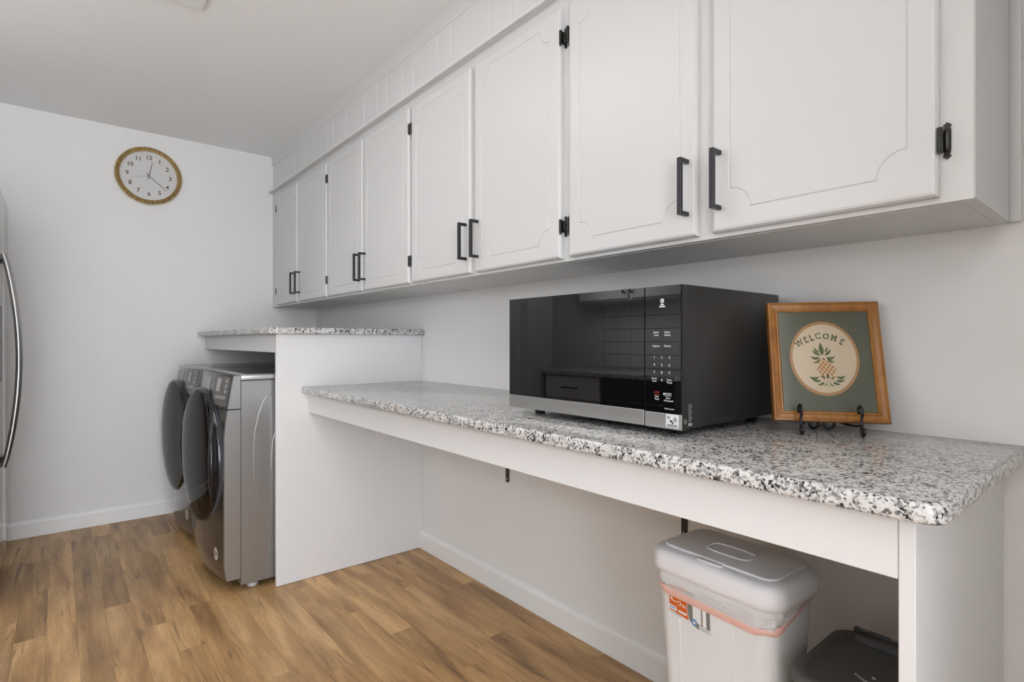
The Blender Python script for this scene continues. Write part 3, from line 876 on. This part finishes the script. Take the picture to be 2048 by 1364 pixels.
# moulded rails, mitred
prof = [(0.0, -0.020), (0.0, -0.004), (0.002, -0.001), (0.0055, 0.0), (0.0075, -0.0022), (0.017, -0.0035), (0.0185, -0.0012), (0.0215, -0.0012), (FR, -0.005), (FR, -0.020)]
def rail(c0, c1, inw, nm):
    bm = bmesh.new(); A = []; B = []
    d = Vector((c1[0] - c0[0], c1[1] - c0[1])).normalized(); iw = Vector(inw)
    for w, h in prof:
        p = Vector(c0) + iw * w + d * w; q = Vector(c1) + iw * w - d * w
        A.append(bm.verts.new(F(p.x, p.y, h))); B.append(bm.verts.new(F(q.x, q.y, h)))
    n = len(prof)
    for k in range(n): bm.faces.new((A[k], A[(k + 1) % n], B[(k + 1) % n], B[k]))
    bm.faces.new(A); bm.faces.new(B[::-1])
    return obj(nm, bm, M_fwood, t, 35)
rail((0, 0), (FW, 0), (0, 1), 'bottom_rail'); rail((FW, 0), (FW, FH), (-1, 0), 'side_rail')
rail((FW, FH), (0, FH), (0, -1), 'top_rail'); rail((0, FH), (0, 0), (1, 0), 'side_rail')
def fl(nm, pts, n0, n1, mat, par):
    bm = bmesh.new(); add_prism(bm, pts, lambda u, v, a: F(u, v, a), n0, n1); return obj(nm, bm, mat, par)
OCX, OCY = 0.1225, 0.1545
orx, ory = 0.0775, 0.0935
# mat board with an oval opening
bm = bmesh.new()
n = 64
i0, i1 = FR - 0.002, FR - 0.002
ov = [bm.verts.new(F(OCX + orx * math.cos(2 * math.pi * k / n), OCY + ory * math.sin(2 * math.pi * k / n), -0.0085)) for k in range(n)]
ovb = [bm.verts.new(F(OCX + (orx - 0.001) * math.cos(2 * math.pi * k / n), OCY + (ory - 0.001) * math.sin(2 * math.pi * k / n), -0.0100)) for k in range(n)]
rc = [bm.verts.new(F(u, v, -0.0085)) for u, v in ((i0, i1), (FW - i0, i1), (FW - i0, FH - i1), (i0, FH - i1))]
for k in range(n): bm.faces.new((ov[k], ov[(k + 1) % n], ovb[(k + 1) % n], ovb[k]))
ed = [bm.edges.get((ov[k], ov[(k + 1) % n])) for k in range(n)] + [bm.edges.new((rc[k], rc[(k + 1) % 4])) for k in range(4)]
bmesh.ops.triangle_fill(bm, use_beauty=True, use_dissolve=False, edges=ed)
obj('mat_board', bm, M_mat, t)
card = fl('card', [(i0, i1), (FW - i0, i1), (FW - i0, FH - i1), (i0, FH - i1)], -0.013, -0.0105, M_tan, t)
fl('card_centre', ellipse(orx - 0.0075, ory - 0.0085, 64, OCX, OCY), -0.0105, -0.0101, M_cream, card)
fl('backing', [(i0, i1), (FW - i0, i1), (FW - i0, FH - i1), (i0, FH - i1)], -0.018, -0.0132, M_fwood, t)
bm = bmesh.new(); add_prism(bm, [(i0, i1), (FW - i0, i1), (FW - i0, FH - i1), (i0, FH - i1)], lambda u, v, a: F(u, v, a), -0.0068, -0.0058)
obj('glass', bm, M_pglass, t)
# stencilled motif: positions as fractions of the card, from the crop of the oval (165 px wide)
def cp_(fx, fy): return (OCX + (fx - 0.5) * 2 * (orx - 0.0075) * 1.0, OCY + (0.5 - fy) * 2 * (ory - 0.0085))
LN = -0.0101
def leaf(p0, p1, w, bend, mat, nm='leaf'):
    a, b = Vector(cp_(*p0)), Vector(cp_(*p1)); d = b - a; nn = Vector((-d.y, d.x)).normalized(); L_ = d.length
    P = []; N_ = 9
    mid = [a + d * (k / N_) + nn * bend * L_ * math.sin(math.pi * k / N_) for k in range(N_ + 1)]
    wd = [w * math.sin(math.pi * (k / N_) ** 0.8) for k in range(N_ + 1)]
    up_ = [(m.x + nn.x * q, m.y + nn.y * q) for m, q in zip(mid, wd)]
    dn = [(m.x - nn.x * q, m.y - nn.y * q) for m, q in zip(mid, wd)]
    return fl(nm, up_ + dn[1:-1][::-1], LN, LN + 0.0003, mat, card)
G = M_leaf
# crown of the pineapple
for p0, p1, w, bd in (((.475, .46), (.45, .27), .0052, 0), ((.425, .42), (.345, .345), .0022, -.05), ((.445, .46), (.32, .375), .0033, -.10), ((.435, .49), (.275, .475), .0033, -.18), ((.43, .51), (.315, .565), .0026, -.20),
                     ((.52, .41), (.565, .335), .0022, .02), ((.51, .46), (.61, .37), .0032, .08), ((.53, .49), (.68, .47), .0033, .18), ((.545, .505), (.665, .55), .0028, .18)):
    leaf(p0, p1, w, -bd if p1[0] > .5 else -bd, G)
# base leaves
for p0, p1, w, bd in (((.395, .775), (.235, .765), .0038, -.22), ((.425, .825), (.28, .81), .0032, -.12), ((.475, .845), (.36, .885), .0030, -.12),
                     ((.66, .77), (.81, .745), .0038, .22), ((.645, .815), (.795, .81), .0032, .15), ((.60, .845), (.72, .88), .0032, .05),
                     ((.535, .80), (.53, .715), .0035, 0), ((.49, .795), (.425, .755), .0028, .08), ((.575, .80), (.63, .775), .0022, -.05),
                     ((.51, .855), (.465, .905), .0016, -.10), ((.555, .855), (.62, .905), .0018, .10)):
    leaf(p0, p1, w, -bd, G)
for (p, q) in ((.512, .83), (.556, .83), (.535, .895)):
    c = cp_(p, q); fl('seed', ellipse(0.0014, 0.0014, 10, *c), LN, LN + 0.0003, G, card)
c = cp_(.485, .51); fl('seed', ellipse(0.0028, 0.0018, 12, *c), LN, LN + 0.0003, M_letter, card)
# pineapple fruit: diamonds of a lattice inside an egg shape
ec = cp_(.52, .665); ex, ey = 0.0225, 0.0285
ax = Vector((0.105, 0.995)); 
for i in range(-4, 5):
    for j in range(-4, 5):
        cx = (i + j) * 0.0048; cy = (i - j) * 0.0058
        if (cx / ex) ** 2 + (cy / ey) ** 2 < 0.86:
            s = 1.0 if (cx / ex) ** 2 + (cy / ey) ** 2 < 0.55 else 0.75
            px, py = ec[0] + cx - cy * 0.10, ec[1] + cy
            if py < cp_(.5, .745)[1] and abs(px - cp_(.535, .7)[0]) < 0.006: continue
            fl('fruit_cell', [(px + 0.0034 * s, py), (px - 0.00041 * s, py + 0.0041 * s), (px - 0.0034 * s, py), (px + 0.00041 * s, py - 0.0041 * s)], LN, LN + 0.0003, M_pine, card)
# WELCOME along an arc
word = 'WELCOME'
pos = [(.125, .285, 33), (.235, .235, 24), (.325, .205, 15), (.425, .178, 4), (.555, .185, -5), (.675, .21, -18), (.795, .265, -30)]
for ch, (fx, fy, an) in zip(word, pos):
    c = cp_(fx, fy); a = R(an)
    r_ = pu * math.cos(a) + pv_ * math.sin(a); u_ = pv_ * math.cos(a) - pu * math.sin(a)
    org = F(c[0], c[1], LN + 0.0003)
    text('letter', ch, 0.0205, M_letter, card, org, r_, u_, sx=0.85, bold=0.0007, thick=0.0002)
    # stencil bridges
    bm = bmesh.new(); plate(bm, [(-0.0009, -0.010), (0.0009, -0.010), (0.0009, 0.010), (-0.0009, 0.010)] if ch in 'CO' else [(-0.012, -0.0007), (0.012, -0.0007), (0.012, 0.0007), (-0.012, 0.0007)], org, r_, u_, 0.0001, 0.0004)
    obj('stencil_bridge', bm, M_cream, card)

# wrought iron easel
t = thing('easel_stand', 'small black wrought iron easel with scrolled feet holding the picture', 'easel', (1.36, 0.50, 0.921))
def E_(u, b, z): return V(1.311, 0.606, 0) + pu * u + pb * b + V(0, 0, z)
def scroll(c_b, c_z, r0, r1, a0, a1, u, n=18):
    return [E_(u, c_b + (r0 + (r1 - r0) * k / n) * math.cos(R(a0 + (a1 - a0) * k / n)), c_z + (r0 + (r1 - r0) * k / n) * math.sin(R(a0 + (a1 - a0) * k / n))) for k in range(n + 1)]
wr = 0.0033
for u in (0.052, 0.178):
    bm = bmesh.new()
    # lower S: small foot scroll then hook up in front of the frame, curling at the top
    P = []
    P += scroll(-0.030, 0.9345, 0.0065, 0.0102, 120, 270, u, 12)          # foot curl
    P += scroll(-0.030, 0.9345, 0.0102, 0.0102, 280, 390, u, 10)
    P += [E_(u, -0.0235, 0.9465), E_(u, -0.0225, 0.953)]
    P += scroll(-0.0120, 0.976, 0.0155, 0.0125, 232, 100, u, 12)          # front hook rising
    P += scroll(-0.0105, 0.9775, 0.0115, 0.0060, 90, -60, u, 9)
    # upper curl faces the picture but stays in front of it
    Q = []
    for p in P:
        d = p - V(1.311, 0.606, 0); b = d.dot(pb); z = p.z
        lim = (z - 0.950) * math.tan(TILT) - 0.0045 if z > 0.948 else 9
        if b > lim: p = p + pb * (lim - b)
        Q.append(p)
    add_tube(bm, Q, wr, 8)
    obj('front_scroll', bm, M_easel, t, 60)
    bm = bmesh.new()
    add_tube(bm, [E_(u, -0.0225, 0.9475), E_(u + (0.004 if u < 0.1 else -0.004), -0.008, 0.9425), E_(u + (0.012 if u < 0.1 else -0.012), 0.012, 0.9415), E_(u + (0.022 if u < 0.1 else -0.022), 0.035, 0.9435), E_(u + (0.030 if u < 0.1 else -0.030), 0.055, 0.952)], wr, 8)
    obj('support_arm', bm, M_easel, t, 60)
for u, s in ((0.1035, -1), (0.1375, 1)):
    bm = bmesh.new()
    ring = [E_(u + 0.0105 * math.cos(R(a)) * s * -1, 0.060 + 0.0004 * k, 0.9215 + wr + 0.0105 + 0.0105 * math.sin(R(a))) for k, a in enumerate(range(-200, 45, 14))]
    add_tube(bm, ring, wr, 8)
    obj('rear_scroll', bm, M_easel, t, 60)
bm = bmesh.new()
add_tube(bm, [E_(0.082, 0.055, 0.952), E_(0.0925, 0.060, 0.948), E_(0.1205, 0.064, 0.955), E_(0.1495, 0.060, 0.948), E_(0.148, 0.055, 0.952)], wr, 8)
add_tube(bm, [E_(0.1205, 0.064, 0.953), E_(0.1205, 0.085, 1.03), E_(0.1205, 0.1085, 1.10)], wr, 8)
obj('back_upright', bm, M_easel, t, 60)

# ================================================================== WHITE TRASH CAN, LINER, CHARCOAL BIN
ROT = R(-3.5)
BX, BY = 1.108, 0.668                   # middle of the can's front at lid level
can = thing('trash_can', 'white plastic trash can with grey flap lid under the counter', 'trash can', (BX, BY, 0), rotz=ROT, local=True)
hw, dp = 0.165, 0.212
def loft(rings, bm, cap0=True, cap1=True):
    rv = [[bm.verts.new(p) for p in r] for r in rings]
    n = len(rv[0])
    for A, B in zip(rv[:-1], rv[1:]):
        for k in range(n): bm.faces.new((A[k], A[(k + 1) % n], B[(k + 1) % n], B[k]))
    if cap0: bm.faces.new(rv[0][::-1])
    if cap1: bm.faces.new(rv[-1])
def ringat(x0, x1, y0, y1, r, z): return [(p, q, z) for p, q in rrect(x0, x1, y0, y1, r, 6)]
def canr(z):                            # inset of the tapered body at height z
    return 0.012 + 0.030 * (0.60 - z) / 0.60
bm = bmesh.new()
loft([ringat(canr(z), dp - canr(z), -hw + canr(z), hw - canr(z), 0.038, z) for z in (0.0, 0.01, 0.2, 0.4, 0.592)], bm)
body = obj('body', bm, M_binw, can, 50)
# two faint vertical ribs framing the label panel
for yy in (-0.060, 0.078):
    bm = bmesh.new()
    add_prism(bm, [(-0.0012, 0), (0.0012, 0), (0, -0.0012)], lambda u, v, a: (canr(a) + v + 0.0002, yy + u, a), 0.03, 0.56)
    obj('rib', bm, M_binw, body)
bm = bmesh.new()
loft([ringat(i, dp - i, -hw + i, hw - i, r, z) for i, r, z in ((0.0075, 0.045, 0.585), (0.002, 0.047, 0.588), (0.0, 0.048, 0.600), (0.0005, 0.048, 0.622), (0.004, 0.046, 0.632), (0.012, 0.042, 0.638), (0.022, 0.04, 0.640))], bm)
lid = obj('lid', bm, M_bing, can, 60)
bm = bmesh.new()
fp = rrect(0.028, dp - 0.012, -hw + 0.022, hw - 0.022, 0.030, 6)
add_prism(bm, fp, lambda u, v, a: (u, v, a), 0.6395, 0.645, 0.003, 3)
flap = obj('flap', bm, M_bing, lid, 60)
bm = bmesh.new()
add_prism(bm, rrect(0.014, 0.030, -0.032, 0.032, 0.007, 4), lambda u, v, a: (u, v, a), 0.6385, 0.6425, 0.0018, 2)
obj('latch', bm, M_bing, lid, 60)
# raised grip ridge round the scooped middle of the flap
bm = bmesh.new()
gp = [(0.088, 0.052), (0.082, 0.02), (0.080, -0.02), (0.084, -0.047), (0.094, -0.058), (0.118, -0.062), (0.128, -0.06)]
add_tube(bm, [(x_, y_, 0.645) for x_, y_ in ((0.088, 0.052), (0.080, 0.042), (0.078, 0.02), (0.078, -0.02), (0.080, -0.042), (0.088, -0.052), (0.112, -0.056), (0.128, -0.05), (0.134, -0.02), (0.134, 0.02), (0.128, 0.05), (0.112, 0.056))], 0.0028, 8, closed=True)
obj('flap_ridge', bm, M_bing, flap, 60)
# product label on the front, partly under the liner
def lab(nm, pts, d, mat, par):
    bm = bmesh.new(); add_prism(bm, pts, lambda u, v, a: (canr(v) - d - a, -u, v), 0, 0.0003); return obj(nm, bm, mat, par)
LU0, LU1, LZ0, LZ1 = -0.107, 0.006, 0.478, 0.560
lb = lab('label', [(LU0, 0.488), (-0.05, 0.483), (-0.035, 0.480), (-0.02, 0.4785), (LU1, 0.478), (LU1, LZ1), (LU0, LZ1)], 0.0006, M_sticker, body)
lab('label_orange', [(-0.1055, 0.4965), (-0.052, 0.4895), (-0.0565, 0.512), (-0.0565, 0.56), (-0.1055, 0.56)], 0.0010, M_orange, lb)
lab('label_photo', [(-0.055, 0.56), (-0.055, 0.512), (-0.0505, 0.493), (-0.040, 0.484), (-0.028, 0.480), (0.0045, 0.4795), (0.0045, 0.56)], 0.0010, M_photo, lb)
lab('label_bin_picture', [(-0.040, 0.495), (-0.018, 0.491), (-0.018, 0.56), (-0.040, 0.56)], 0.0014, M_binw, lb)
lab('label_bin_picture', [(-0.014, 0.491), (-0.005, 0.490), (-0.005, 0.56), (-0.014, 0.56)], 0.0014, M_bing, lb)
lab('label_caption', [(-0.024, 0.481), (0.004, 0.4805), (0.004, 0.4885), (-0.024, 0.4895)], 0.0014, M_sticker, lb)
for i in range(4): lab('caption_mark', [(-0.022 + i * 0.0062, 0.4828), (-0.0185 + i * 0.0062, 0.4828), (-0.0185 + i * 0.0062, 0.4868), (-0.022 + i * 0.0062, 0.4868)], 0.0018, M_inkg, lb)
lab('label_seal', ellipse(0.0075, 0.0085, 20, -0.036, 0.4915), 0.0019, M_blue, lb)
lab('label_seal_mark', ellipse(0.0032, 0.0036, 12, -0.036, 0.4915), 0.0023, M_sticker, lb)
lab('label_ring', ellipse(0.0052, 0.0058, 20, -0.077, 0.5200), 0.0014, M_sticker, lb)
lab('label_ring_core', ellipse(0.0036, 0.0042, 20, -0.077, 0.5200), 0.0018, M_orange, lb)
for (a, b_, z0, z1) in ((-0.102, -0.096, 0.524, 0.5285), (-0.099, -0.085, 0.5205, 0.5225), (-0.070, -0.060, 0.5185, 0.5205), (-0.068, -0.059, 0.5150, 0.5165), (-0.080, -0.057, 0.4985, 0.5040)):
    lab('label_text', [(a, z0), (b_, z0 - 0.001), (b_, z1 - 0.001), (a, z1)], 0.0014, M_sticker, lb)
lab('label_size_box', [(-0.1055, 0.4995), (-0.085, 0.4975), (-0.085, 0.5080), (-0.1055, 0.5100)], 0.0014, M_sticker, lb)
for i in range(3): lab('label_digit', [(-0.1030 + i * 0.0055, 0.5025), (-0.0995 + i * 0.0055, 0.5025), (-0.0995 + i * 0.0055, 0.5070), (-0.1030 + i * 0.0055, 0.5070)], 0.0018, M_blue, lb)
for i in range(2): lab('label_text', [(-0.103, 0.4935 - i * 0.0034), (-0.075 + i * 0.004, 0.4905 - i * 0.0034), (-0.075 + i * 0.004, 0.4913 - i * 0.0034), (-0.103, 0.4943 - i * 0.0034)], 0.0014, M_inkg, lb)

# plastic liner folded over the rim, with its drawstring hem
liner = thing('bin_liner', 'crinkled white plastic bag with pink drawstring hanging out of the trash can', 'trash bag', (BX, BY, 0.53), rotz=ROT, local=True)
base_ring = rrect(0.0, dp, -hw, hw, 0.048, 14)
m_ = len(base_ring)
def hem(p, q):                          # height of the hem along the rim: sags at the front, climbs to the back on the near side
    z = 0.537 + 0.004 * math.sin(q * 60)
    if p > 0.02: z += 0.050 * min(1, (p - 0.02) / 0.19) ** 0.9
    return z
r2 = random.Random(3)
bm = bmesh.new(); rows = []
for j in range(9):
    f = j / 8; row = []
    for k, (p, q) in enumerate(base_ring):
        zt = 0.588; zb = hem(p, q) + 0.010
        z = zt + (zb - zt) * f - 0.53
        ins = canr(z + 0.53) - 0.0035 - 0.0045 * math.sin(math.pi * f) * (0.6 + 0.4 * math.sin(k * 1.7)) - 0.0028 * math.sin(k * 0.9 + 6 * f) * f - r2.uniform(0, 0.0012)
        cx, cy = dp / 2, 0
        sx = (dp / 2 - ins) / (dp / 2); sy = (hw - ins) / hw
        row.append(bm.verts.new((cx + (p - cx) * sx, q * sy, z)))
    rows.append(row)
for A, B in zip(rows[:-1], rows[1:]):
    for k in range(m_): bm.faces.new((A[k], A[(k + 1) % m_], B[(k + 1) % m_], B[k]))
obj('bag_film', bm, M_bag, liner, 180)
bm = bmesh.new(); rows = []
for j in range(4):
    f = j / 3; row = []
    for k, (p, q) in enumerate(base_ring):
        z = hem(p, q) + 0.012 - 0.020 * f * (0.8 + 0.2 * math.sin(k * 0.5)) - 0.53
        ins = canr(z + 0.53) - 0.0042 - 0.002 * math.sin(math.pi * f)
        cx = dp / 2
        row.append(bm.verts.new((cx + (p - cx) * (dp / 2 - ins) / (dp / 2), q * (hw - ins) / hw, z)))
    rows.append(row)
for A, B in zip(rows[:-1], rows[1:]):
    for k in range(m_): bm.faces.new((A[k], A[(k + 1) % m_], B[(k + 1) % m_], B[k]))
obj('drawstring', bm, M_string, liner, 180)

TZ = 0.500
tote = thing('lidded_bin', 'charcoal plastic bin with recessed lid in the corner by the end panel', 'bin', (1.22, 0.372, 0))
bm = bmesh.new()
def tr(i, r, z): return [(p, q, z) for p, q in rrect(1.082 + i, 1.362 - i, 0.260 + i, 0.484 - i, r, 6)]
loft([tr(i, r, z) for i, r, z in ((0.035, 0.03, 0.0), (0.033, 0.03, 0.01), (0.012, 0.035, 0.47), (0.012, 0.035, 0.478))], bm)
obj('body', bm, M_tote, tote, 50)
bm = bmesh.new()
loft([tr(i, r, z) for i, r, z in ((0.006, 0.045, 0.4785), (0.001, 0.046, 0.481), (0.0, 0.047, 0.490), (0.003, 0.046, 0.497), (0.009, 0.042, TZ), (0.020, 0.036, TZ), (0.026, 0.032, TZ - 0.006), (0.030, 0.030, TZ - 0.007))], bm)
tl = obj('lid', bm, M_tote, tote, 40)
bx('hinge_bar', M_tote, tl, 1.3605, 1.372, 0.270, 0.455, 0.488, 0.5035, 0.0015, 1)
for (y0, y1) in ((0.425, 0.443), (0.362, 0.385), (0.300, 0.322), (0.275, 0.290)):
    bx('hinge_print', M_inkg, tl, 1.3625, 1.3700, y0, y1, 0.5033, 0.5040)
bx('lid_ledge', M_toteb, tl, 1.322, 1.336, 0.345, 0.440, TZ - 0.008, TZ + 0.0012, 0.001, 1)
bm = bmesh.new(); add_tube(bm, [(1.19, 0.395, 0.4935), (1.178, 0.375, 0.4935), (1.178, 0.357, 0.4935), (1.19, 0.343, 0.4935)], 0.0016, 6); obj('lid_emblem', bm, M_inkg, tl, 60)
bm = bmesh.new(); add_lathe(bm, [(0.0, 0.4965), (0.003, 0.4955), (0.004, 0.493)], lambda p, q, a: (1.200 + p, 0.366 + q, a), 12); obj('lid_emblem', bm, M_inkg, tl, 60)

# ================================================================== CLOCK
CX, CZ = 0.4555, 2.206
clk = thing('wall_clock', 'round brass rimmed clock with white dial on the end wall', 'clock', (CX, YF, CZ))
def ck(p, q, a): return (CX + p, YF - a, CZ + q)
bm = bmesh.new()
NF = 76; nA = NF * 4
prof = [(0.181, 0.0015, 0), (0.185, 0.010, 0), (0.1845, 0.020, 0.0), (0.181, 0.028, 0.55), (0.175, 0.034, 1), (0.168, 0.036, 1), (0.161, 0.0335, 1), (0.1575, 0.029, 0.4), (0.1565, 0.024, 0), (0.156, 0.016, 0)]
rg = []
for r, a, w in prof:
    row = []
    for k in range(nA):
        th = 2 * math.pi * k / nA
        s = (-1, 0.3, 1, 0.3)[k % 4] * 0.0048 * w
        row.append(bm.verts.new(ck((r + s * 0.4) * math.cos(th), (r + s * 0.4) * math.sin(th), a + s)))
    rg.append(row)
for A, B in zip(rg[:-1], rg[1:]):
    for k in range(nA): bm.faces.new((A[k], A[(k + 1) % nA], B[(k + 1) % nA], B[k]))
obj('rim', bm, M_brass, clk, 25)
bm = bmesh.new(); add_lathe(bm, [(0.158, 0.002), (0.158, 0.014), (0.0, 0.014)], ck, 64, cap=False)
dial = obj('dial', bm, M_dial, clk, 40)
for h in range(1, 13):
    a = R(90 - 30 * h)
    text('numeral', str(h), 0.037, M_hand, dial, ck(0.117 * math.cos(a), 0.117 * math.sin(a), 0.0145), (1, 0, 0), (0, 0, 1), thick=0.0002, bold=0.0006)
for m in range(60):
    a = R(6 * m)
    bm = bmesh.new(); plate(bm, ellipse(0.0011, 0.0011, 6), ck(0.144 * math.cos(a), 0.144 * math.sin(a), 0.0141), (1, 0, 0), (0, 0, 1), 0, 0.0003)
    obj('minute_dot', bm, M_hand2, dial)
def hand(nm, ang, l0, l1, w, d, mat):
    a = R(90 - ang); r_ = (math.cos(a), 0, math.sin(a)); u_ = (-math.sin(a), 0, math.cos(a))
    bm = bmesh.new(); plate(bm, [(-l0, -w), (l1, -w * 0.6), (l1, w * 0.6), (-l0, w)], ck(0, 0, d), r_, u_, 0, 0.0008)
    obj(nm, bm, mat, clk)
hand('hour_hand', 11.3, 0.022, 0.092, 0.0022, 0.0165, M_hand)
hand('minute_hand', 131.5, 0.022, 0.128, 0.0018, 0.018, M_hand)
hand('second_hand', 257, 0.0, 0.100, 0.0009, 0.0195, M_hand2)
bm = bmesh.new(); add_lathe(bm, [(0.004, 0.014), (0.004, 0.0205), (0.0, 0.021)], ck, 12); obj('hub', bm, M_hand, clk, 40)

# ================================================================== REFRIGERATOR
FX, FY0, FYS, FY1, FZ = -0.205, 3.16, 3.605, 3.995, 1.855
fr = thing('refrigerator', 'stainless side by side refrigerator with bowed handles, against the kitchen wall', 'refrigerator', (-0.55, 3.58, 0))
bx('cabinet', M_fridgeside, fr, -0.93, FX - 0.075, FY0 + 0.004, FY1 - 0.004, 0.03, FZ - 0.02, 0.004, 1)
for nm, a, b_ in (('freezer_door', FY0, FYS - 0.003), ('fridge_door', FYS + 0.003, FY1)):
    bm = bmesh.new()
    add_prism(bm, rrect(a, b_, 0.055, FZ, 0.022, 6), lambda u, v, q: (q, u, v), FX - 0.07, FX, 0.010, 3)
    d = obj(nm, bm, M_fridge, fr, 40)
    yh = FYS + (0.035 if nm == 'fridge_door' else -0.035)
    bm = bmesh.new()
    N_ = 24; z0, z1 = 0.535, 1.555
    add_tube(bm, [(FX + 0.004 + 0.056 * math.sin(math.pi * k / N_) ** 0.8, yh, z0 + (z1 - z0) * k / N_) for k in range(N_ + 1)], 0.0125, 10)
    obj('handle', bm, M_fhandle, d, 60)
    if nm == 'freezer_door':
        bx('dispenser', M_dish, d, FX - 0.002, FX + 0.001, 3.25, 3.52, 0.95, 1.30, 0.004, 1)
bx('toe_grille', M_dish, fr, FX - 0.06, FX - 0.02, FY0 + 0.01, FY1 - 0.01, 0.0, 0.054)

# ================================================================== KITCHEN SIDE (seen in the microwave door)
def base_unit(y0, y1, label):
    t = thing('base_cabinet', label, 'cabinet', (-1.17, (y0 + y1) / 2, 0), 'kitchen base cabinets')
    bx('body', M_cab, t, XL + 0.01, -0.845, y0, y1, 0.10, 0.885)
    bx('toe_kick', M_gapd, t, XL + 0.01, -0.90, y0, y1, 0.0, 0.10)
    n = max(1, round((y1 - y0) / 0.5)); w = (y1 - y0) / n
    for i in range(n):
        a, b_ = y0 + i * w + 0.01, y0 + (i + 1) * w - 0.01
        for nm, za, zb in (('drawer', 0.71, 0.875), ('door', 0.115, 0.695)):
            d = bx(nm, M_cab, t, -0.845, -0.826, a, b_, za, zb, 0.003, 1)
            bm = bmesh.new()
            yc, zc = (a + b_) / 2, (za + zb) / 2
            if nm == 'drawer':
                add_box(bm, -0.800, -0.790, yc - 0.07, yc + 0.07, zc - 0.005, zc + 0.005)
                for yy in (yc - 0.065, yc + 0.065): add_box(bm, -0.8265, -0.799, yy - 0.005, yy + 0.005, zc - 0.005, zc + 0.005)
            else:
                yy = b_ - 0.03
                add_box(bm, -0.800, -0.790, yy - 0.005, yy + 0.005, zb - 0.18, zb - 0.04)
                for zz in (zb - 0.175, zb - 0.045): add_box(bm, -0.8265, -0.799, yy - 0.005, yy + 0.005, zz - 0.005, zz + 0.005)
            obj('pull_handle', bm, M_black, d)
base_unit(2.58, 3.145, 'white kitchen drawer cabinet beside the refrigerator')
t = thing('dishwasher', 'black dishwasher beside the kitchen drawer cabinet', 'dishwasher', (-1.17, 2.27, 0))
bx('tub', M_dish, t, XL + 0.01, -0.85, 1.972, 2.574, 0.02, 0.88)
d = bx('door', M_dish, t, -0.849, -0.825, 1.972, 2.574, 0.11, 0.76, 0.003, 1)
bx('control_strip', M_dish, t, -0.849, -0.822, 1.972, 2.574, 0.765, 0.88, 0.003, 1)
bm = bmesh.new(); add_tube(bm, [(-0.824, 2.05, 0.73), (-0.79, 2.06, 0.73), (-0.79, 2.48, 0.73), (-0.824, 2.49, 0.73)], 0.009, 8); obj('handle', bm, M_black, d, 60)
tag(obj('granite_countertop', slab(rrect(XL + 0.01, -0.80, 1.955, 3.15, 0.01, 3), 0.886, 0.917, 0.004), M_granite, None, 40, origin=(-1.17, 1.3, 0.886)), 'speckled granite kitchen countertop beside the refrigerator', 'countertop')
for (y0, y1, lab_) in ((2.10, 3.145, 'white kitchen wall cabinet beside the refrigerator'),):
    t = thing('kitchen_wall_cabinet', lab_, 'cabinet', (-1.36, (y0 + y1) / 2, 1.45), 'kitchen wall cabinets')
    bx('body', M_cab, t, XL + 0.0095, -1.22, y0, y1, 1.45, 2.22)
    w = (y1 - y0) / 2
    for i in range(2):
        d = bx('door', M_cab, t, -1.22, -1.20, y0 + i * w + 0.01, y0 + (i + 1) * w - 0.01, 1.46, 2.21, 0.004, 1)
        yy = y0 + w + (-0.035 if i == 0 else 0.035)
        bm = bmesh.new(); add_box(bm, -1.175, -1.165, yy - 0.005, yy + 0.005, 1.50, 1.64)
        for zz in (1.505, 1.635): add_box(bm, -1.2005, -1.174, yy - 0.005, yy + 0.005, zz - 0.005, zz + 0.005)
        obj('pull_handle', bm, M_black, d)
